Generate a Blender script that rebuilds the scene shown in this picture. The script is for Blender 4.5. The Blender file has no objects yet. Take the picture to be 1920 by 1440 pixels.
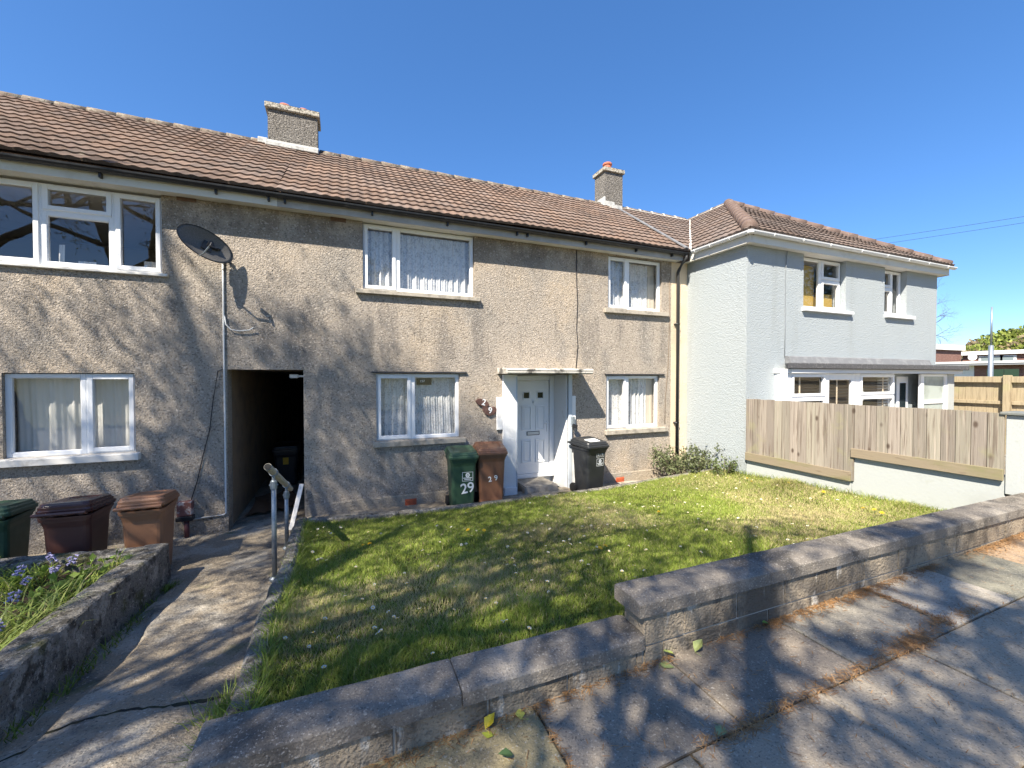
import bpy, bmesh, math, random
import numpy as np
from mathutils import Vector, Matrix

# ---------------------------------------------------------------- scene, camera, sky, sun
SC = bpy.context.scene
COL = SC.collection
cam = bpy.data.cameras.new("camera")
cam.sensor_width = 36.0
cam.lens = 36.0 * 785.4 / 1920.0
cam.clip_start, cam.clip_end = 0.05, 3000.0
CAM = bpy.data.objects.new("camera", cam)
COL.objects.link(CAM)
CAM.location = (0, 0, 2.2)
CAM.rotation_euler = (math.radians(90 - 1.027), 0, math.radians(-22.135))
SC.camera = CAM

SUNV = Vector((1.22, 1.0, -1.78)).normalized()          # the way sunlight travels
wd = bpy.data.worlds.new("World")
SC.world = wd
wd.use_nodes = True
nt = wd.node_tree
bg = nt.nodes["Background"]
sky = nt.nodes.new("ShaderNodeTexSky")
sky.sky_type = 'NISHITA'
sky.sun_disc = False
sky.sun_elevation = math.asin(-SUNV.z)
sky.sun_rotation = math.atan2(-SUNV.x, -SUNV.y)
sky.altitude = 0
sky.air_density = .7
sky.dust_density = 0.3
sky.ozone_density = 5.5
hs = nt.nodes.new("ShaderNodeHueSaturation")
hs.inputs["Hue"].default_value = 0.506
hs.inputs["Saturation"].default_value = 1.32
gm = nt.nodes.new("ShaderNodeGamma")
gm.inputs["Gamma"].default_value = 0.74
nt.links.new(sky.outputs[0], gm.inputs["Color"])
nt.links.new(gm.outputs[0], hs.inputs["Color"])
nt.links.new(hs.outputs[0], bg.inputs[0])
bg.inputs[1].default_value = 0.15
sl = bpy.data.lights.new("sun", 'SUN')
sl.energy = 5.0
sl.angle = math.radians(0.4)
sl.color = (1.0, 0.915, 0.78)
SUN = bpy.data.objects.new("sun", sl)
COL.objects.link(SUN)
SUN.rotation_euler = SUNV.to_track_quat('-Z', 'Y').to_euler()
SUN.location = (-10, -8, 20)
SC.view_settings.view_transform = 'Standard'
SC.view_settings.look = 'None'
SC.view_settings.exposure = 1.32
SC.cycles.max_bounces = 6
SC.cycles.transparent_max_bounces = 12
SC.cycles.caustics_reflective = False
SC.cycles.caustics_refractive = False

R = random.Random(7)
NR = np.random.default_rng(11)


# ---------------------------------------------------------------- materials
def mat(name, base, layers=(), bumps=(), rough=.8, metal=0.0, spec=.4, attr=False, transl=0.0, coat=0.0):
    """Principled material; layers mix further colours in by noise, bumps chain height textures."""
    m = bpy.data.materials.new(name)
    m.use_nodes = True
    t = m.node_tree
    N, L = t.nodes, t.links
    p = N["Principled BSDF"]
    p.inputs["Roughness"].default_value = rough
    p.inputs["Metallic"].default_value = metal
    p.inputs["Specular IOR Level"].default_value = spec
    if coat:
        p.inputs["Coat Weight"].default_value = coat
    tc = N.new("ShaderNodeTexCoord")

    def tex(kind, scale, detail, st, off=0.0):
        mp = N.new("ShaderNodeMapping")
        mp.inputs["Scale"].default_value = st
        mp.inputs["Location"].default_value = (off, off * .7, off * 1.3)
        L.new(tc.outputs["Object"], mp.inputs[0])
        if kind == 'voro':
            n = N.new("ShaderNodeTexVoronoi")
            n.inputs["Scale"].default_value = scale
            L.new(mp.outputs[0], n.inputs[0])
            return n.outputs["Distance"]
        if kind == 'wave':
            n = N.new("ShaderNodeTexWave")
            n.inputs["Scale"].default_value = scale
            n.inputs["Distortion"].default_value = 6
            n.inputs["Detail"].default_value = detail
            L.new(mp.outputs[0], n.inputs[0])
            return n.outputs["Fac"]
        n = N.new("ShaderNodeTexNoise")
        n.inputs["Scale"].default_value = scale
        n.inputs["Detail"].default_value = detail
        n.inputs["Roughness"].default_value = .6
        L.new(mp.outputs[0], n.inputs[0])
        return n.outputs["Fac"]

    cur = None
    if attr:
        a = N.new("ShaderNodeAttribute")
        a.attribute_name = "Col"
        mx = N.new("ShaderNodeMix")
        mx.data_type = 'RGBA'
        mx.blend_type = 'MULTIPLY'
        mx.inputs[0].default_value = 1.0
        mx.inputs[6].default_value = (*base, 1)
        L.new(a.outputs["Color"], mx.inputs[7])
        cur = mx.outputs[2]
    for i, ly in enumerate(layers):
        o = tex(ly.get('k', 'noise'), ly['s'], ly.get('d', 5), ly.get('st', (1, 1, 1)), ly.get('o', i * 3.7))
        mr = N.new("ShaderNodeMapRange")
        mr.inputs[1].default_value, mr.inputs[2].default_value = ly.get('lo', .4), ly.get('hi', .6)
        mr.inputs[3].default_value, mr.inputs[4].default_value = 0.0, ly.get('f', 1.0)
        mr.interpolation_type = 'SMOOTHSTEP'
        L.new(o, mr.inputs[0])
        fac = mr.outputs[0]
        if 'z' in ly:       # only between two heights, fading over the given spans
            sx = N.new("ShaderNodeSeparateXYZ")
            L.new(tc.outputs["Object"], sx.inputs[0])
            for a_, b_ in (ly['z'][:2], ly['z'][2:]):
                m2 = N.new("ShaderNodeMapRange")
                m2.interpolation_type = 'SMOOTHSTEP'
                m2.inputs[1].default_value, m2.inputs[2].default_value = min(a_, b_), max(a_, b_)
                m2.inputs[3].default_value, m2.inputs[4].default_value = (0, 1) if a_ < b_ else (1, 0)
                L.new(sx.outputs[2], m2.inputs[0])
                mm = N.new("ShaderNodeMath")
                mm.operation = 'MULTIPLY'
                L.new(fac, mm.inputs[0])
                L.new(m2.outputs[0], mm.inputs[1])
                fac = mm.outputs[0]
        mx = N.new("ShaderNodeMix")
        mx.data_type = 'RGBA'
        L.new(fac, mx.inputs[0])
        if cur is None:
            mx.inputs[6].default_value = (*base, 1)
        else:
            L.new(cur, mx.inputs[6])
        mx.inputs[7].default_value = (*ly['c'], 1)
        cur = mx.outputs[2]
    if cur is None:
        p.inputs["Base Color"].default_value = (*base, 1)
    else:
        L.new(cur, p.inputs["Base Color"])
    prev = None
    for i, b in enumerate(bumps):
        o = tex(b.get('k', 'noise'), b['s'], b.get('d', 3), b.get('st', (1, 1, 1)), 5.1 + i)
        bp = N.new("ShaderNodeBump")
        bp.inputs["Strength"].default_value = b.get('str', 1.0)
        bp.inputs["Distance"].default_value = b['h']
        L.new(o, bp.inputs["Height"])
        if prev is not None:
            L.new(prev, bp.inputs["Normal"])
        prev = bp.outputs[0]
    if prev is not None:
        L.new(prev, p.inputs["Normal"])
    if transl:
        tr = N.new("ShaderNodeBsdfTranslucent")
        if cur is None:
            tr.inputs[0].default_value = (*base, 1)
        else:
            L.new(cur, tr.inputs[0])
        ms = N.new("ShaderNodeMixShader")
        ms.inputs[0].default_value = transl
        L.new(p.outputs[0], ms.inputs[1])
        L.new(tr.outputs[0], ms.inputs[2])
        L.new(ms.outputs[0], N["Material Output"].inputs[0])
    return m


def glass_mat(name, tint=(1, 1, 1), boost=2.0):
    m = bpy.data.materials.new(name)
    m.use_nodes = True
    t = m.node_tree
    N, L = t.nodes, t.links
    N.remove(N["Principled BSDF"])
    lw = N.new("ShaderNodeLayerWeight")
    lw.inputs[0].default_value = .5
    pw = N.new("ShaderNodeMath")
    pw.operation = 'POWER'
    pw.inputs[1].default_value = 5.0
    L.new(lw.outputs["Facing"], pw.inputs[0])
    mu = N.new("ShaderNodeMath")
    mu.operation = 'MULTIPLY_ADD'
    mu.use_clamp = True
    mu.inputs[1].default_value = .85
    mu.inputs[2].default_value = .05 * boost
    L.new(pw.outputs[0], mu.inputs[0])
    tr = N.new("ShaderNodeBsdfTransparent")
    tr.inputs[0].default_value = (*tint, 1)
    gl = N.new("ShaderNodeBsdfGlossy")
    gl.inputs["Roughness"].default_value = 0.0
    tc = N.new("ShaderNodeTexCoord")
    no = N.new("ShaderNodeTexNoise")
    no.inputs["Scale"].default_value = 1.6
    L.new(tc.outputs["Object"], no.inputs[0])
    bp = N.new("ShaderNodeBump")
    bp.inputs["Distance"].default_value = .0016
    L.new(no.outputs["Fac"], bp.inputs["Height"])
    L.new(bp.outputs[0], gl.inputs["Normal"])
    ms = N.new("ShaderNodeMixShader")
    L.new(mu.outputs[0], ms.inputs[0])
    L.new(tr.outputs[0], ms.inputs[1])
    L.new(gl.outputs[0], ms.inputs[2])
    L.new(ms.outputs[0], N["Material Output"].inputs[0])
    return m


def lace_mat(name, col, lo, hi, scale=38):
    """net curtain: cloth that lets light through, with a flowery open weave"""
    m = bpy.data.materials.new(name)
    m.use_nodes = True
    t = m.node_tree
    N, L = t.nodes, t.links
    N.remove(N["Principled BSDF"])
    tc = N.new("ShaderNodeTexCoord")
    n1 = N.new("ShaderNodeTexNoise")
    n1.inputs["Scale"].default_value = scale
    n1.inputs["Detail"].default_value = 1
    v = N.new("ShaderNodeTexVoronoi")
    v.inputs["Scale"].default_value = 9
    for n in (n1, v):
        L.new(tc.outputs["Object"], n.inputs[0])
    ad = N.new("ShaderNodeMath")
    ad.operation = 'ADD'
    L.new(n1.outputs["Fac"], ad.inputs[0])
    sc = N.new("ShaderNodeMath")
    sc.operation = 'MULTIPLY'
    sc.inputs[1].default_value = .35
    L.new(v.outputs["Distance"], sc.inputs[0])
    L.new(sc.outputs[0], ad.inputs[1])
    mr = N.new("ShaderNodeMapRange")
    mr.inputs[1].default_value, mr.inputs[2].default_value = .45, .72
    mr.inputs[3].default_value, mr.inputs[4].default_value = lo, hi
    L.new(ad.outputs[0], mr.inputs[0])
    d = N.new("ShaderNodeBsdfDiffuse")
    d.inputs[0].default_value = (*col, 1)
    tl = N.new("ShaderNodeBsdfTranslucent")
    tl.inputs[0].default_value = (*col, 1)
    m1 = N.new("ShaderNodeMixShader")
    m1.inputs[0].default_value = .25
    L.new(d.outputs[0], m1.inputs[1])
    L.new(tl.outputs[0], m1.inputs[2])
    tr = N.new("ShaderNodeBsdfTransparent")
    m2 = N.new("ShaderNodeMixShader")
    L.new(mr.outputs[0], m2.inputs[0])
    L.new(tr.outputs[0], m2.inputs[1])
    L.new(m1.outputs[0], m2.inputs[2])
    L.new(m2.outputs[0], N["Material Output"].inputs[0])
    return m


ROUGHCAST_BUMP = [dict(s=46, h=.040, d=3), dict(s=110, h=.010, d=2), dict(s=1.2, h=.02, d=2)]
MT = {}
MT['dash_grey'] = mat('weathered_roughcast', (.46, .40, .335),
    [dict(c=(.56, .46, .35), s=.55, lo=.47, hi=.63, d=4, f=.8),
     dict(c=(.315, .295, .27), s=1.1, lo=.48, hi=.70, d=6, f=.75, st=(1, 1, .55)),
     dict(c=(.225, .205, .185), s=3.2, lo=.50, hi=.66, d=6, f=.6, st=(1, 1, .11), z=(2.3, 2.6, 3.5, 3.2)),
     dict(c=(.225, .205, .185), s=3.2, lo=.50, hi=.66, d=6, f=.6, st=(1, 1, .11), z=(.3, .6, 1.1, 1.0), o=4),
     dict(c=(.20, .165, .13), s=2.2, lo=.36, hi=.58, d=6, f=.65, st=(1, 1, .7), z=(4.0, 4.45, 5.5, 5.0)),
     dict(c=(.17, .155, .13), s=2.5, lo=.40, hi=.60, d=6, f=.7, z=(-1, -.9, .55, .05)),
     dict(c=(.47, .42, .36), s=.9, lo=.585, hi=.60, d=3, f=.35, o=9),
     dict(c=(.13, .115, .10), s=42, lo=.53, hi=.65, d=4, f=.66),
     dict(c=(.74, .66, .57), s=37, lo=.56, hi=.66, d=4, f=.62)], ROUGHCAST_BUMP, rough=.95, spec=.1)
MT['dash_buff'] = mat('buff_roughcast', (.47, .40, .31),
    [dict(c=(.36, .33, .29), s=.8, lo=.45, hi=.6, d=5, f=.9, st=(1, 1, .6)),
     dict(c=(.16, .145, .13), s=44, lo=.54, hi=.68, d=3, f=.5),
     dict(c=(.62, .55, .45), s=40, lo=.58, hi=.70, d=3, f=.5)], ROUGHCAST_BUMP, rough=.95, spec=.1)
MT['cream'] = mat('cream_render', (.72, .585, .42),
    [dict(c=(.50, .42, .32), s=1.3, lo=.5, hi=.7, f=.6), dict(c=(.35, .29, .22), s=55, lo=.58, hi=.75, d=2, f=.5)],
    [dict(s=38, h=.014, d=2), dict(s=1.2, h=.02, d=2)], rough=.9, spec=.1)
MT['blue_render'] = mat('pale_blue_grey_render', (.375, .415, .435),
    [dict(c=(.39, .425, .44), s=.7, lo=.4, hi=.6, f=.6), dict(c=(.30, .325, .33), s=26, lo=.60, hi=.78, d=2, f=.35), dict(c=(.30, .32, .315), s=2.6, lo=.52, hi=.70, d=6, f=.35, st=(1, 1, .12)), dict(c=(.26, .27, .24), s=2.5, lo=.40, hi=.60, d=6, f=.5, z=(-1, -.9, .9, .3))],
    [dict(s=40, h=.020, d=6), dict(s=90, h=.006, d=2)], rough=.7, spec=.25)
MT['smooth_white'] = mat('smooth_white_render', (.42, .44, .43),
    [dict(c=(.36, .375, .36), s=2.2, lo=.52, hi=.72, f=.5), dict(c=(.33, .34, .27), s=7, lo=.62, hi=.78, f=.4)],
    [dict(s=30, h=.002)], rough=.65, spec=.3)
MT['pilaster'] = mat('white_masonry_paint', (.78, .78, .77),
    [dict(c=(.60, .57, .52), s=5, lo=.58, hi=.75, f=.6), dict(c=(.35, .32, .29), s=16, lo=.68, hi=.80, f=.7)],
    [dict(s=40, h=.004), dict(s=8, h=.006)], rough=.6)
MT['trim_grey'] = mat('pale_blue_grey_paint', (.50, .55, .60), [dict(c=(.40, .42, .44), s=9, lo=.55, hi=.75, f=.5)], rough=.5)
MT['upvc'] = mat('white_plastic_frame', (.80, .81, .82), [dict(c=(.68, .68, .66), s=6, lo=.55, hi=.75, f=.35)], rough=.32, spec=.45)
MT['old_white'] = mat('weathered_white_paint', (.68, .66, .62), [dict(c=(.38, .35, .30), s=7, lo=.55, hi=.75, f=.7)], [dict(s=40, h=.002)], rough=.6)
MT['fascia'] = mat('grey_fascia_paint', (.37, .355, .335), [dict(c=(.50, .48, .45), s=3, lo=.45, hi=.65, f=.6)], rough=.5)
MT['soffit'] = mat('soffit_board', (.66, .65, .60), [dict(c=(.52, .50, .44), s=4, lo=.5, hi=.7, f=.5)], rough=.6)
MT['gutter'] = mat('black_plastic', (.018, .019, .022), [dict(c=(.06, .06, .06), s=9, lo=.5, hi=.75, f=.6)], rough=.4)
MT['white_gutter'] = mat('white_plastic_gutter', (.76, .77, .78), [dict(c=(.60, .60, .58), s=5, lo=.55, hi=.75, f=.4)], rough=.35)
MT['stone'] = mat('worn_stone_sill', (.40, .36, .30), [dict(c=(.22, .20, .17), s=9, lo=.45, hi=.65, f=.8), dict(c=(.58, .55, .48), s=20, lo=.6, hi=.75, f=.5)],
    [dict(s=50, h=.004), dict(s=9, h=.006)], rough=.9, spec=.15)
MT['tile'] = mat('concrete_roof_tile', (1, 1, 1),
    [dict(c=(.34, .31, .24), s=3.5, lo=.64, hi=.74, d=8, f=.55), dict(c=(.075, .062, .055), s=5, lo=.53, hi=.68, d=7, f=.65), dict(c=(.30, .27, .22), s=24, lo=.62, hi=.74, d=4, f=.5), dict(c=(.33, .27, .20), s=13, lo=.62, hi=.78, d=4, f=.5)],
    [dict(s=90, h=.003), dict(s=14, h=.004)], rough=.9, spec=.15, attr=True)
MT['tile_far'] = mat('rear_roof_tile', (.23, .15, .12), rough=.9)
MT['ridge'] = mat('ridge_tile', (.165, .135, .11), [dict(c=(.30, .275, .225), s=9, lo=.5, hi=.64, f=.8), dict(c=(.06, .052, .042), s=20, lo=.52, hi=.64, f=.75)],
    [dict(s=60, h=.006), dict(s=10, h=.008)], rough=.95, spec=.1)
MT['ridge_brown'] = mat('brown_hip_tile', (.15, .108, .092), [dict(c=(.23, .185, .165), s=9, lo=.5, hi=.68, f=.7)], [dict(s=60, h=.006, st=(1, 1, 3))], rough=.95, spec=.1)
MT['mortar'] = mat('pale_mortar', (.62, .60, .55), [dict(c=(.40, .38, .34), s=12, lo=.5, hi=.7, f=.7)], [dict(s=50, h=.006)], rough=.95)
MT['lead'] = mat('grey_lead_flashing', (.17, .175, .185), [dict(c=(.25, .255, .26), s=6, lo=.45, hi=.65, f=.7)], rough=.75, spec=.2)
MT['flash_white'] = mat('whitened_flashing', (.47, .47, .45), [dict(c=(.26, .26, .25), s=7, lo=.52, hi=.7, f=.7)], [dict(s=20, h=.006)], rough=.7)
MT['chimney'] = mat('dark_roughcast', (.185, .172, .155),
    [dict(c=(.40, .375, .34), s=36, lo=.53, hi=.64, d=3, f=.85), dict(c=(.045, .042, .038), s=40, lo=.54, hi=.64, d=3, f=.85), dict(c=(.28, .20, .10), s=7, lo=.68, hi=.78, f=.5)],
    [dict(s=34, h=.04, d=3)], rough=.95, spec=.1)
MT['chimney_cap'] = mat('lichen_stone_cap', (.42, .39, .33), [dict(c=(.10, .09, .07), s=22, lo=.5, hi=.62, d=4, f=.85), dict(c=(.42, .26, .08), s=9, lo=.6, hi=.75, f=.6)],
    [dict(s=30, h=.02)], rough=.95, spec=.1)
MT['terracotta'] = mat('terracotta', (.44, .13, .075), [dict(c=(.55, .28, .2), s=9, lo=.5, hi=.7, f=.5)], rough=.7)
MT['red_vent'] = mat('red_clay_vent', (.52, .12, .05), [dict(c=(.30, .08, .05), s=20, lo=.5, hi=.7, f=.6)], rough=.8)
MT['brown_vent'] = mat('brown_clay_vent', (.17, .10, .07), [dict(c=(.26, .17, .12), s=20, lo=.5, hi=.7, f=.6)], rough=.85)
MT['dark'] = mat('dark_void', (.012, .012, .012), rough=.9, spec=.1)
MT['passage'] = mat('passage_render', (.33, .24, .16), [dict(c=(.22, .17, .13), s=3, lo=.45, hi=.65, f=.7)], [dict(s=45, h=.02)], rough=.95, spec=.1)
MT['inside'] = mat('room_wall', (.25, .24, .22), rough=.9)
MT['glass'] = glass_mat('window_glass')
MT['frosted'] = mat('frosted_glass', (.42, .47, .44), [dict(c=(.26, .30, .27), s=1.6, lo=.4, hi=.65, f=.8)], rough=.25)
MT['lace'] = lace_mat('lace_net', (.84, .85, .84), .68, 1.0)
MT['lace_fine'] = lace_mat('fine_net', (.82, .83, .80), .55, .95, 60)
MT['curtain'] = mat('white_cotton_curtain', (.74, .74, .70), transl=.2, rough=.9)
MT['beige_curtain'] = mat('beige_drape', (.58, .52, .42), rough=.9)
MT['blind'] = mat('dark_slat_blind', (.045, .04, .038), rough=.6)
MT['wood_blind'] = mat('amber_blind', (.42, .29, .08), rough=.7)
MT['asphaltic'] = mat('worn_concrete_path', (.30, .25, .185),
    [dict(c=(.41, .375, .315), s=1.4, lo=.47, hi=.60, d=8, f=.85), dict(c=(.13, .12, .105), s=2.6, lo=.52, hi=.64, d=8, f=.85),
     dict(c=(.56, .52, .45), s=48, lo=.58, hi=.70, d=3, f=.7), dict(c=(.07, .065, .058), s=55, lo=.56, hi=.68, d=3, f=.7), dict(c=(.11, .12, .05), s=1.9, lo=.62, hi=.73, d=6, f=.6)],
    [dict(s=48, h=.016, d=3), dict(s=9, h=.022, d=6)], rough=.95, spec=.12)
MT['slab'] = mat('concrete_paving', (1, 1, 1),
    [dict(c=(.12, .108, .09), s=2.4, lo=.52, hi=.68, d=8, f=.55), dict(c=(.50, .465, .40), s=75, lo=.58, hi=.70, d=2, f=.6), dict(c=(.07, .064, .055), s=85, lo=.56, hi=.68, d=2, f=.6)],
    [dict(s=80, h=.007), dict(s=5, h=.010, d=6)], rough=.92, spec=.15, attr=True)
MT['joint'] = mat('dirt_joint', (.10, .08, .055), [dict(c=(.22, .15, .07), s=14, lo=.45, hi=.65, f=.7)], [dict(s=60, h=.01)], rough=1, spec=.05)
MT['coping'] = mat('granite_coping', (.215, .19, .16),
    [dict(c=(.36, .325, .275), s=2.2, lo=.52, hi=.66, d=8, f=.6), dict(c=(.075, .068, .06), s=3.2, lo=.50, hi=.64, d=8, f=.7), dict(c=(.50, .46, .38), s=13, lo=.66, hi=.72, d=5, f=.6), dict(c=(.52, .485, .43), s=85, lo=.57, hi=.70, d=2, f=.55), dict(c=(.06, .056, .05), s=90, lo=.55, hi=.68, d=2, f=.55)],
    [dict(s=80, h=.008), dict(s=12, h=.006)], rough=.92, spec=.15)
MT['block'] = mat('stained_concrete_block', (.35, .29, .215),
    [dict(c=(.115, .10, .082), s=2.6, lo=.47, hi=.58, d=8, f=.85, st=(1, 1, .45)), dict(c=(.60, .56, .49), s=8, lo=.58, hi=.66, d=6, f=.8, st=(1, 1, .3)), dict(c=(.12, .105, .09), s=50, lo=.54, hi=.66, d=3, f=.6)],
    [dict(s=55, h=.02, d=3), dict(s=14, h=.012)], rough=.95, spec=.12)
MT['block_mortar'] = mat('block_mortar', (.38, .36, .32), [dict(c=(.2, .19, .17), s=9, lo=.5, hi=.7, f=.6)], [dict(s=70, h=.006)], rough=.95)
MT['old_stone'] = mat('mossy_old_concrete', (.23, .215, .19),
    [dict(c=(.44, .41, .36), s=5, lo=.51, hi=.62, d=8, f=.8), dict(c=(.06, .055, .046), s=6, lo=.52, hi=.62, d=7, f=.8), dict(c=(.085, .09, .025), s=2.6, lo=.56, hi=.66, d=7, f=.75), dict(c=(.56, .53, .48), s=30, lo=.60, hi=.68, d=3, f=.7), dict(c=(.05, .046, .04), s=46, lo=.56, hi=.66, d=3, f=.7)],
    [dict(s=24, h=.05, d=6), dict(s=70, h=.012)], rough=.97, spec=.08)
MT['soil'] = mat('dark_soil', (.055, .042, .03), [dict(c=(.13, .09, .06), s=18, lo=.5, hi=.7, f=.7)], [dict(s=30, h=.02)], rough=1, spec=.05)
MT['lawn'] = mat('lawn_thatch', (.075, .085, .025), [dict(c=(.17, .14, .07), s=2.2, lo=.5, hi=.68, d=5, f=.8), dict(c=(.045, .06, .016), s=20, lo=.5, hi=.65, f=.6)], [dict(s=60, h=.02)], rough=1, spec=.05)
MT['blade'] = mat('grass_blade', (1, 1, 1), rough=.6, spec=.3, attr=True, transl=.3)
MT['leaf'] = mat('green_leaf', (1, 1, 1), rough=.5, spec=.35, attr=True, transl=.25)
MT['needle'] = mat('dry_pine_needle', (1, 1, 1), rough=.8, spec=.2, attr=True)
MT['bark'] = mat('grey_brown_bark', (.12, .095, .075), [dict(c=(.05, .04, .03), s=9, lo=.45, hi=.6, st=(1, 1, .2), f=.8)], [dict(s=12, h=.03, st=(1, 1, .2))], rough=.95, spec=.1)
MT['fence'] = mat('weathered_timber', (1, 1, 1),
    [dict(c=(.44, .375, .31), s=2.0, lo=.35, hi=.65, d=3, f=.5, k='wave', st=(1, 12, .30)), dict(c=(.15, .115, .09), s=34, lo=.52, hi=.66, d=5, f=.75, st=(1, 1, .04)),
     dict(c=(.085, .06, .045), s=5.0, lo=.16, hi=.05, k='voro', st=(1, 1.0, .55), f=.9), dict(c=(.30, .285, .16), s=3, lo=.56, hi=.72, d=4, f=.45)],
    [dict(s=34, h=.008, st=(1, 1, .04))], rough=.9, spec=.15, attr=True)
MT['fence_rail'] = mat('mossy_timber_rail', (.26, .21, .145), [dict(c=(.20, .19, .09), s=3.5, lo=.45, hi=.65, f=.8, st=(1, .3, 1)), dict(c=(.13, .09, .06), s=8, lo=.58, hi=.72, f=.7, st=(1, .4, 2))], [dict(s=30, h=.003, st=(1, .1, 1))], rough=.9)
MT['fence_far'] = mat('tan_timber', (.36, .295, .195), [dict(c=(.25, .20, .13), s=7, lo=.45, hi=.65, f=.8, st=(1, 6, .4)), dict(c=(.34, .33, .16), s=2, lo=.5, hi=.7, f=.5)], rough=.9)
MT['bin_green'] = mat('green_bin_plastic', (.036, .078, .046), [dict(c=(.085, .125, .08), s=3.5, lo=.5, hi=.72, f=.6)], rough=.42, spec=.4)
MT['bin_brown'] = mat('brown_bin_plastic', (.175, .085, .050), [dict(c=(.25, .135, .085), s=3.5, lo=.45, hi=.7, f=.6), dict(c=(.12, .045, .025), s=6, lo=.6, hi=.75, f=.5)], rough=.45, spec=.4)
MT['bin_maroon'] = mat('maroon_bin_plastic', (.075, .030, .028), [dict(c=(.13, .06, .05), s=3, lo=.5, hi=.75, f=.6)], rough=.25, spec=.5)
MT['bin_orange'] = mat('faded_brown_bin_plastic', (.27, .135, .075), [dict(c=(.18, .085, .05), s=3, lo=.5, hi=.75, f=.6)], rough=.4, spec=.4)
MT['bin_black'] = mat('black_bin_plastic', (.022, .024, .027), [dict(c=(.055, .058, .06), s=4, lo=.5, hi=.75, f=.6)], rough=.4, spec=.45)
MT['rubber'] = mat('black_rubber', (.015, .015, .015), rough=.8)
MT['white_paint'] = mat('white_sticker', (.78, .80, .80), [dict(c=(.55, .58, .55), s=20, lo=.55, hi=.75, f=.5)], rough=.5)
MT['steel'] = mat('galvanised_steel', (.30, .34, .37), [dict(c=(.20, .23, .26), s=30, lo=.45, hi=.6, f=.7)], rough=.45, metal=.6)
MT['rail_wrap'] = mat('grey_rail_sleeve', (.42, .40, .34), [dict(c=(.26, .25, .21), s=24, lo=.5, hi=.65, f=.6)], rough=.75)
MT['dish'] = mat('dark_grey_mesh_dish', (.10, .097, .093), [dict(c=(.15, .145, .14), s=120, lo=.48, hi=.6, d=1, f=.9)], rough=.55, spec=.35)
MT['white_cable'] = mat('white_cable_sheath', (.62, .63, .62), rough=.6)
MT['slate_brown'] = mat('brown_slate', (.11, .058, .046), [dict(c=(.19, .11, .09), s=14, lo=.5, hi=.7, f=.7)], [dict(s=20, h=.01)], rough=.7)
MT['meter'] = mat('rusty_meter_box', (.20, .085, .07), [dict(c=(.48, .45, .43), s=11, lo=.52, hi=.62, f=.8), dict(c=(.09, .04, .035), s=20, lo=.55, hi=.7, f=.7)], rough=.6)
MT['pipe_red'] = mat('maroon_pipe', (.11, .04, .045), rough=.6)
MT['tarp'] = mat('brown_cloth', (.14, .075, .04), [dict(c=(.22, .13, .07), s=6, lo=.5, hi=.7, f=.7)], rough=.95)
MT['yellow'] = mat('yellow_sticker', (.65, .38, .03), rough=.6)
MT['brick'] = mat('purple_brown_brick', (.20, .105, .085), [dict(c=(.28, .17, .14), s=3, lo=.45, hi=.6, st=(1, 1, 5), f=.7), dict(c=(.13, .075, .07), s=7, lo=.55, hi=.7, st=(1, 1, 4), f=.7)], rough=.9)
MT['white_far'] = mat('white_trim', (.74, .74, .73), rough=.6)
MT['grey_far'] = mat('grey_felt_roof', (.25, .26, .27), rough=.8)
MT['gate_green'] = mat('dark_green_gate', (.02, .045, .025), rough=.6)
MT['felt'] = mat('dark_roof_felt', (.075, .075, .08), [dict(c=(.15, .15, .15), s=30, lo=.5, hi=.66, f=.7)], [dict(s=40, h=.01)], rough=.9)
MT['ground'] = mat('rough_grass_ground', (.13, .14, .055), [dict(c=(.24, .20, .12), s=.3, lo=.45, hi=.65, f=.8)], rough=1)
MT['road'] = mat('asphalt', (.12, .115, .105), [dict(c=(.17, .16, .145), s=2, lo=.45, hi=.65, f=.6)], [dict(s=90, h=.004)], rough=.9)
MT['kerbstone'] = mat('kerbstone', (.30, .29, .27), rough=.9)
MT['hill'] = mat('hillside', (.10, .10, .05), [dict(c=(.15, .11, .07), s=.05, lo=.45, hi=.6)], rough=1)
MT['petal'] = mat('white_petal', (.82, .82, .80), rough=.7, transl=.15)
MT['yellow_petal'] = mat('yellow_petal', (.80, .52, .02), rough=.7)
MT['violet_petal'] = mat('violet_petal', (.42, .39, .62), rough=.7, transl=.2)
MT['wire'] = mat('black_wire', (.02, .02, .025), rough=.6)
MT['letterplate'] = mat('brushed_letterplate', (.55, .57, .60), rough=.35, metal=.5)


# ---------------------------------------------------------------- mesh building
def np_(x):
    return np.asarray(x, dtype=float)


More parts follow.
